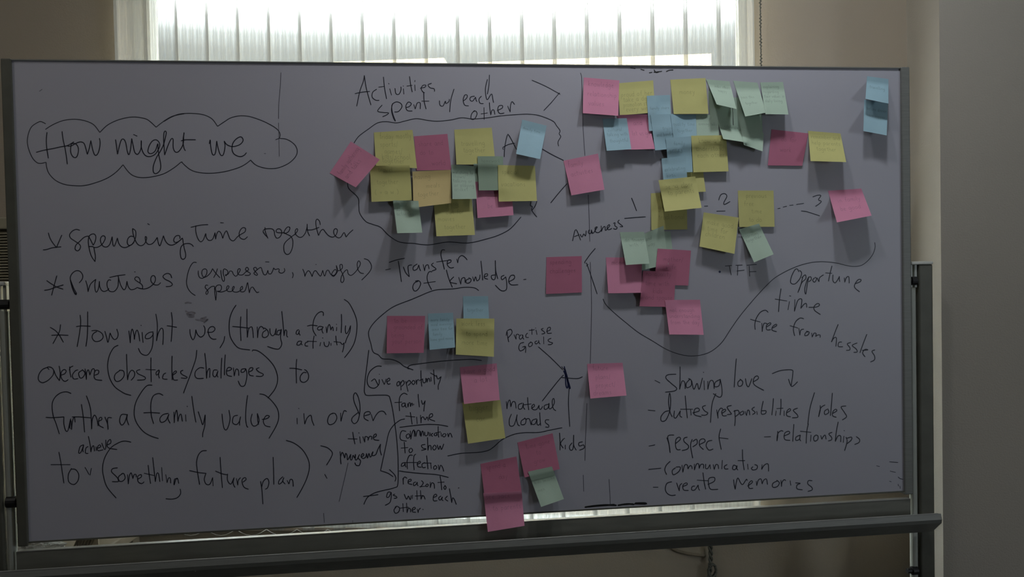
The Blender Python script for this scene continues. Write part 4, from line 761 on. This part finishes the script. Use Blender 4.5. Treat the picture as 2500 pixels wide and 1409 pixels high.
note('yellow', [(1687.5, 331.6), (1772.7, 330), (1778.6, 418.4), (1692.8, 420.7)], 8, 'yellow note reading "understand each other" under the green notes', 'know and@.2@.2|understand@.42@.12|each other@.6@.14', GR)
note('blue', [(1615, 387), (1674, 381), (1679, 452), (1621, 456)], 10, 'short pale blue note above the curled yellow note', 'celebrating@.46@.1|birth@.68@.15', GR, tsize=6)
note('yellow', [(1607.6, 440), (1697.5, 430.8), (1713, 507.4), (1622.7, 516.6)], 22, 'curled yellow note reading "being close to parents"', 'being close@.3@.14|to parents@.5@.18', GR)
note('green', [(1753, 301), (1806, 308), (1821, 347.7), (1765.8, 339.2)], 19, 'curled pale green note, lower left of the green notes', 'celebrate@.22@.25', GR, tsize=5)
note('green', [(1808, 312), (1864.6, 324.7), (1862, 369.9), (1816, 353.7)], 13, 'pale green note with a slanting lower edge, lowest of the green notes', None, GR)
note('green', [(1724, 193.6), (1781, 198.7), (1798, 266), (1749.7, 255)], 26, 'curled pale green note beside the square yellow note, first of the top three', 'make others@.3@.25|happy@.45@.35', GR, tsize=5, pow_=1.2)
note('green', [(1789.7, 197), (1849, 202), (1870.6, 275), (1819.5, 284.7)], 27, 'curled pale green note, middle one of the top three', 'pass this@.5@.1|together@.68@.2', GR, tsize=5, pow_=1.2)
note('green', [(1856, 201.3), (1911.5, 200), (1925, 279.6), (1869, 278.8)], 21, 'curled pale green note, rightmost of the top three', 'explaining@.18@.1|regarding@.34@.08|their values in@.48@.06|daily living@.62@.08', GR, tsize=5)
note('rose', [(1883.6, 315.8), (1973.9, 325.7), (1958.5, 404.7), (1874.5, 404)], 3, 'dark red-pink note right of the green notes', 'do for@.3@.3|work@.6@.3', None)
note('yellow', [(1973, 319.5), (2052, 326), (2065.9, 395.8), (1979, 393.3)], 25, 'curled yellow note right of the dark red-pink note', 'remember and@.24@.08|help parents@.44@.08|together@.64@.2', None, tsize=7)
note('yellow', [(1801.4, 465.4), (1888.4, 465.4), (1891.2, 553.7), (1805, 554.3)], 5, 'yellow note reading "free time" right of the number 2', 'previous@.2@.22|free@.42@.16|time@.63@.36|to do@.86@.28', GN)
note('yellow', [(1717.9, 518.5), (1803.4, 531.4), (1793, 619.9), (1707.6, 602)], 14, 'tilted yellow note below the number 2', 'make good@.32@.12|time for@.5@.16|children@.66@.12', GN)
note('green', [(1804, 560), (1853, 546), (1888.8, 620.9), (1841, 640.8)], 22, 'tilted pale green note above the letters TFF', 'learning@.3@.05|together@.42@.08', GN, tsize=6)
note('pink', [(2021.4, 465.8), (2102.9, 460.5), (2128, 526.5), (2043.5, 543)], 32, 'strongly curled pink note right of the number 3', 'in family@.4@.2|be good@.68@.2', GN, pow_=1.3)
note('blue', [(2110, 243), (2168, 252.6), (2164.8, 330.7), (2108, 320)], 23, 'pale blue note at the far right of the board, lower one of a pair', 'before dinner@.3@.12|have supper@.5@.12', 'pale blue pair at the far right', tsize=5, pow_=1.25)
note('blue', [(2117, 186), (2169, 193), (2169, 253), (2113, 241.3)], 24, 'pale blue note at the far right of the board, upper one of a pair', 'travelling@.5@.15', 'pale blue pair at the far right', tsize=5, pow_=1.25)
# lower pink group
note('green', [(1585, 565), (1637, 565), (1645, 640), (1592, 642)], 1.5, 'dull green note almost hidden above the pink notes', None, GP)
note('green', [(1568, 573), (1620, 551), (1632, 645), (1567, 660)], 7, 'crumpled green note behind the curled pale green one', 'and@.22@.15|way@.4@.25', GP, tsize=6)
note('rose', [(1605.6, 607), (1687, 611.8), (1680.4, 697.4), (1597, 695)], 3, 'dark pink note, upper right of the lower pink group', 'mother/@.34@.2|wife@.55@.3', GP)
note('pink', [(1479.3, 628.6), (1567, 629), (1567, 715), (1484.7, 716.3)], 11, 'pink note, leftmost of the lower pink group', 'money@.2@.15', GP)
note('rose', [(1570, 661.3), (1650, 663.5), (1645, 750), (1561.4, 747.9)], 5, 'dark pink note in the middle of the lower pink group', 'no quality@.14@.1|time with@.4@.1|kids@.62@.35|and spouse@.8@.15', GP)
note('pink', [(1623.3, 732.7), (1709, 731.9), (1718, 817.6), (1634, 816.7)], 20, 'pink note, lowest of the lower pink group', 'not enough@.35@.1|understanding@.52@.06|from the day@.7@.08', GP, tsize=7)
note('green', [(1513, 567), (1572.5, 566), (1585.8, 643.6), (1528, 647)], 20, 'curled pale green note in front of the leftmost pink note of the lower group', 'do things@.3@.15|with@.45@.3', GP, tsize=7)
# ---------------------------------------------------------------- things behind and below the board
# louvred unit on a low table, seen in the slit left of the board
yu = YW - 0.34
def wp(u, v, y): return on_plane(u, v, 1, y)
ux0 = wp(-70, 800, yu).x; ux1 = wp(62, 800, yu).x
uz1 = wp(20, 533, yu).z; uz0 = wp(35, 1354, yu).z
un = thing('louvred_unit', 'tall beige-grey louvred unit behind the left end of the whiteboard', 'heater', ((ux0 + ux1) / 2, yu + 0.11, uz0))
bpy.context.view_layer.update()
def uchild(o, par): o.parent = par; o.matrix_parent_inverse = Matrix.Translation(-par.matrix_world.translation); return o
M['unit'] = node_mat('beige_plastic', (0.30, 0.27, 0.19), 0.5, noise=0.1)
M['unit_dark'] = node_mat('brown_grille', (0.16, 0.13, 0.085), 0.55, noise=0.15)
uchild(box('casing', (ux0, yu + 0.02, uz0), (ux1, yu + 0.22, uz1), M['unit_dark'], bev=0.004), un)
uchild(box('top_panel', (ux0 - 0.003, yu - 0.004, uz1 - 0.024), (ux1 + 0.003, yu + 0.224, uz1 + 0.002), M['unit'], bev=0.003), un)
uchild(box('base_panel', (ux0 - 0.003, yu - 0.004, uz0 + 0.002), (ux1 + 0.003, yu + 0.02, wp(35, 1280, yu).z), M['alu_light'], bev=0.003), un)
zl0 = wp(35, 1278, yu).z; zl1 = wp(20, 566, yu).z
bm = bmesh.new(); nl = 104
for k in range(nl):
    z = zl0 + (zl1 - zl0) * k / (nl - 1)
    g = bmesh.ops.create_cube(bm, size=1)['verts']
    for v in g:
        v.co = Vector((v.co.x * (ux1 - ux0 - 0.006) + (ux0 + ux1) / 2, v.co.y * 0.018 + yu + 0.01, v.co.z * 0.0022 + z + (0.0035 if v.co.y > 0 else -0.0035)))
o = uchild(bm_obj('louvre', bm, M['unit']), un); o['kind'] = 'stuff'
o['label'] = 'closely set horizontal louvres'
# low table carrying it
tb = thing('low_table', 'low table behind the left end of the board, under the louvred unit', 'table', (wp(120, 1300, yu).x, yu + 0.1, 0))
bpy.context.view_layer.update()
tz = uz0 - 0.0005; tx0, tx1 = ux0 - 0.02, wp(226, 1330, yu).x
uchild(box('table_top', (tx0, yu - 0.085, tz - 0.025), (tx1, yu + 0.25, tz), M['unit_dark'], bev=0.003), tb)
for x in (tx0 + 0.03, tx1 - 0.03):
    for y in (yu - 0.06, yu + 0.22): uchild(box('leg', (x - 0.018, y - 0.018, 0), (x + 0.018, y + 0.018, tz - 0.025), M['unit_dark'], bev=0.003), tb)
# crumpled clear plastic bag
M['plastic'] = D.materials.new('crumpled_clear_plastic'); M['plastic'].use_nodes = True
b = M['plastic'].node_tree.nodes['Principled BSDF']; b.inputs['Base Color'].default_value = (0.55, 0.55, 0.5, 1); b.inputs['Roughness'].default_value = 0.18
b.inputs['Transmission Weight'].default_value = 0.35
bm = bmesh.new(); bmesh.ops.create_icosphere(bm, subdivisions=5, radius=1)
from mathutils import noise as NZ
for v in bm.verts:
    n = NZ.noise(v.co * 2.2) * 0.25 + abs(NZ.noise(v.co * 5.0 + Vector((3, 1, 2)))) * 0.30 + NZ.noise(v.co * 11) * 0.06
    v.co = v.co * (0.82 + n); v.co.z = max(v.co.z, -0.62)
    v.co = Vector((v.co.x * 0.066, v.co.y * 0.036, (v.co.z + 0.62) * 0.040))
pb = bm_obj('plastic_bag', bm, M['plastic'], None, smooth=False)
a0 = wp(40, 1325, yu - 0.0).x; a1 = wp(165, 1325, yu).x
pb.location = ((a0 + a1) / 2 + 0.004, yu - 0.042, tz + 0.0004)
tag(pb, 'crumpled clear plastic bag behind the lower left corner of the board', 'bag')
# corrugated cardboard pad beside it
M['card'] = node_mat('brown_cardboard', (0.23, 0.19, 0.13), 0.85, noise=0.15)
cb = thing('cardboard_pad', 'folded brown corrugated cardboard seen through the slit under the board', 'cardboard', (wp(192, 1330, yu).x, yu + 0.02, tz + 0.0004))
bpy.context.view_layer.update()
c0, c1 = wp(168, 1330, yu).x, wp(222, 1330, yu).x
uchild(box('pad', (c0, yu + 0.03, tz + 0.0005), (c1, yu + 0.036, tz + 0.07), M['card']), cb)
for k in range(6):
    x = c0 + (c1 - c0) * (k + 0.5) / 7
    r_ = tube('ridge', [(x - 0.012, yu + 0.0285, tz + 0.002), (x + 0.022, yu + 0.0285, tz + 0.068)], 0.0022, M['card'], seg=6); uchild(r_, cb)
# yellowish strip lying in the tray
ey = -0.030
e0 = bp(232, 1384, 0.03); e1 = bp(350, 1366, 0.03)
M['strip'] = node_mat('worn_yellow_wood', (0.42, 0.33, 0.13), 0.6, noise=0.3, nscale=60)
zfl = min(e0.z, e1.z)
st = thing('tray_ruler', 'short dull yellow wooden strip with a pale end in the pen tray', 'ruler', B3 @ Vector(((e0.x + e1.x) / 2, -0.026, 0)) + Vector((0, 0, ztop - 0.030)), PHI)
half = (e1.x - e0.x) / 2
box('strip', (-half, -0.009, 0), (half - 0.006, 0.009, 0.018), M['strip'], st, bev=0.002)
tag(box('cut_end', (half - 0.006, -0.009, 0), (half, 0.009, 0.019), node_mat('pale_wood', (0.62, 0.55, 0.40), 0.6), st, bev=0.002), 'pale cut end')
# cord hanging on the wall under the window
yc = YW - 0.016
hc = thing('hanging_cord', 'dark twisted cord with a knot hanging down the wall below the pen tray', 'cord', tuple(wp(1733, 1320, yc)))
bpy.context.view_layer.update()
for s in (0, math.pi):
    pts = []
    for k in range(41):
        q = wp(1732 + 3 * math.sin(k * 0.13), 1310 + k * 4, yc)
        pts.append((q.x + 0.003 * math.cos(k * 0.9 + s), q.y + 0.003 * math.sin(k * 0.9 + s) , q.z))
    uchild(tube('strand', pts, 0.0032, M['alu_dark'], seg=6), hc)
bm = bmesh.new(); q = wp(1736, 1392, yc)
for k in range(3):
    pts = [(q.x + 0.010 * math.cos(a * 0.6 + k) + 0.002, q.y + 0.004 * math.sin(a * 0.6 + k * 2) - 0.004, q.z + 0.016 * math.sin(a * 0.6 + k * 1.1)) for a in range(12)]
    add_tube(bm, pts, 0.003, 6)
bmesh.ops.recalc_face_normals(bm, faces=bm.faces)
uchild(bm_obj('knot', bm, M['alu_dark'], None, smooth=True), hc)
wc = tube('wall_cable', [tuple(wp(u, v, YW - 0.006)) for u, v in ((1630, 1325), (1640, 1338), (1655, 1346), (1675, 1351), (1695, 1354), (1712, 1356), (1722, 1356))], 0.004, M['card'], seg=8)
tag(wc, 'thin brown cable curving along the wall beside the hanging cord', 'cable')
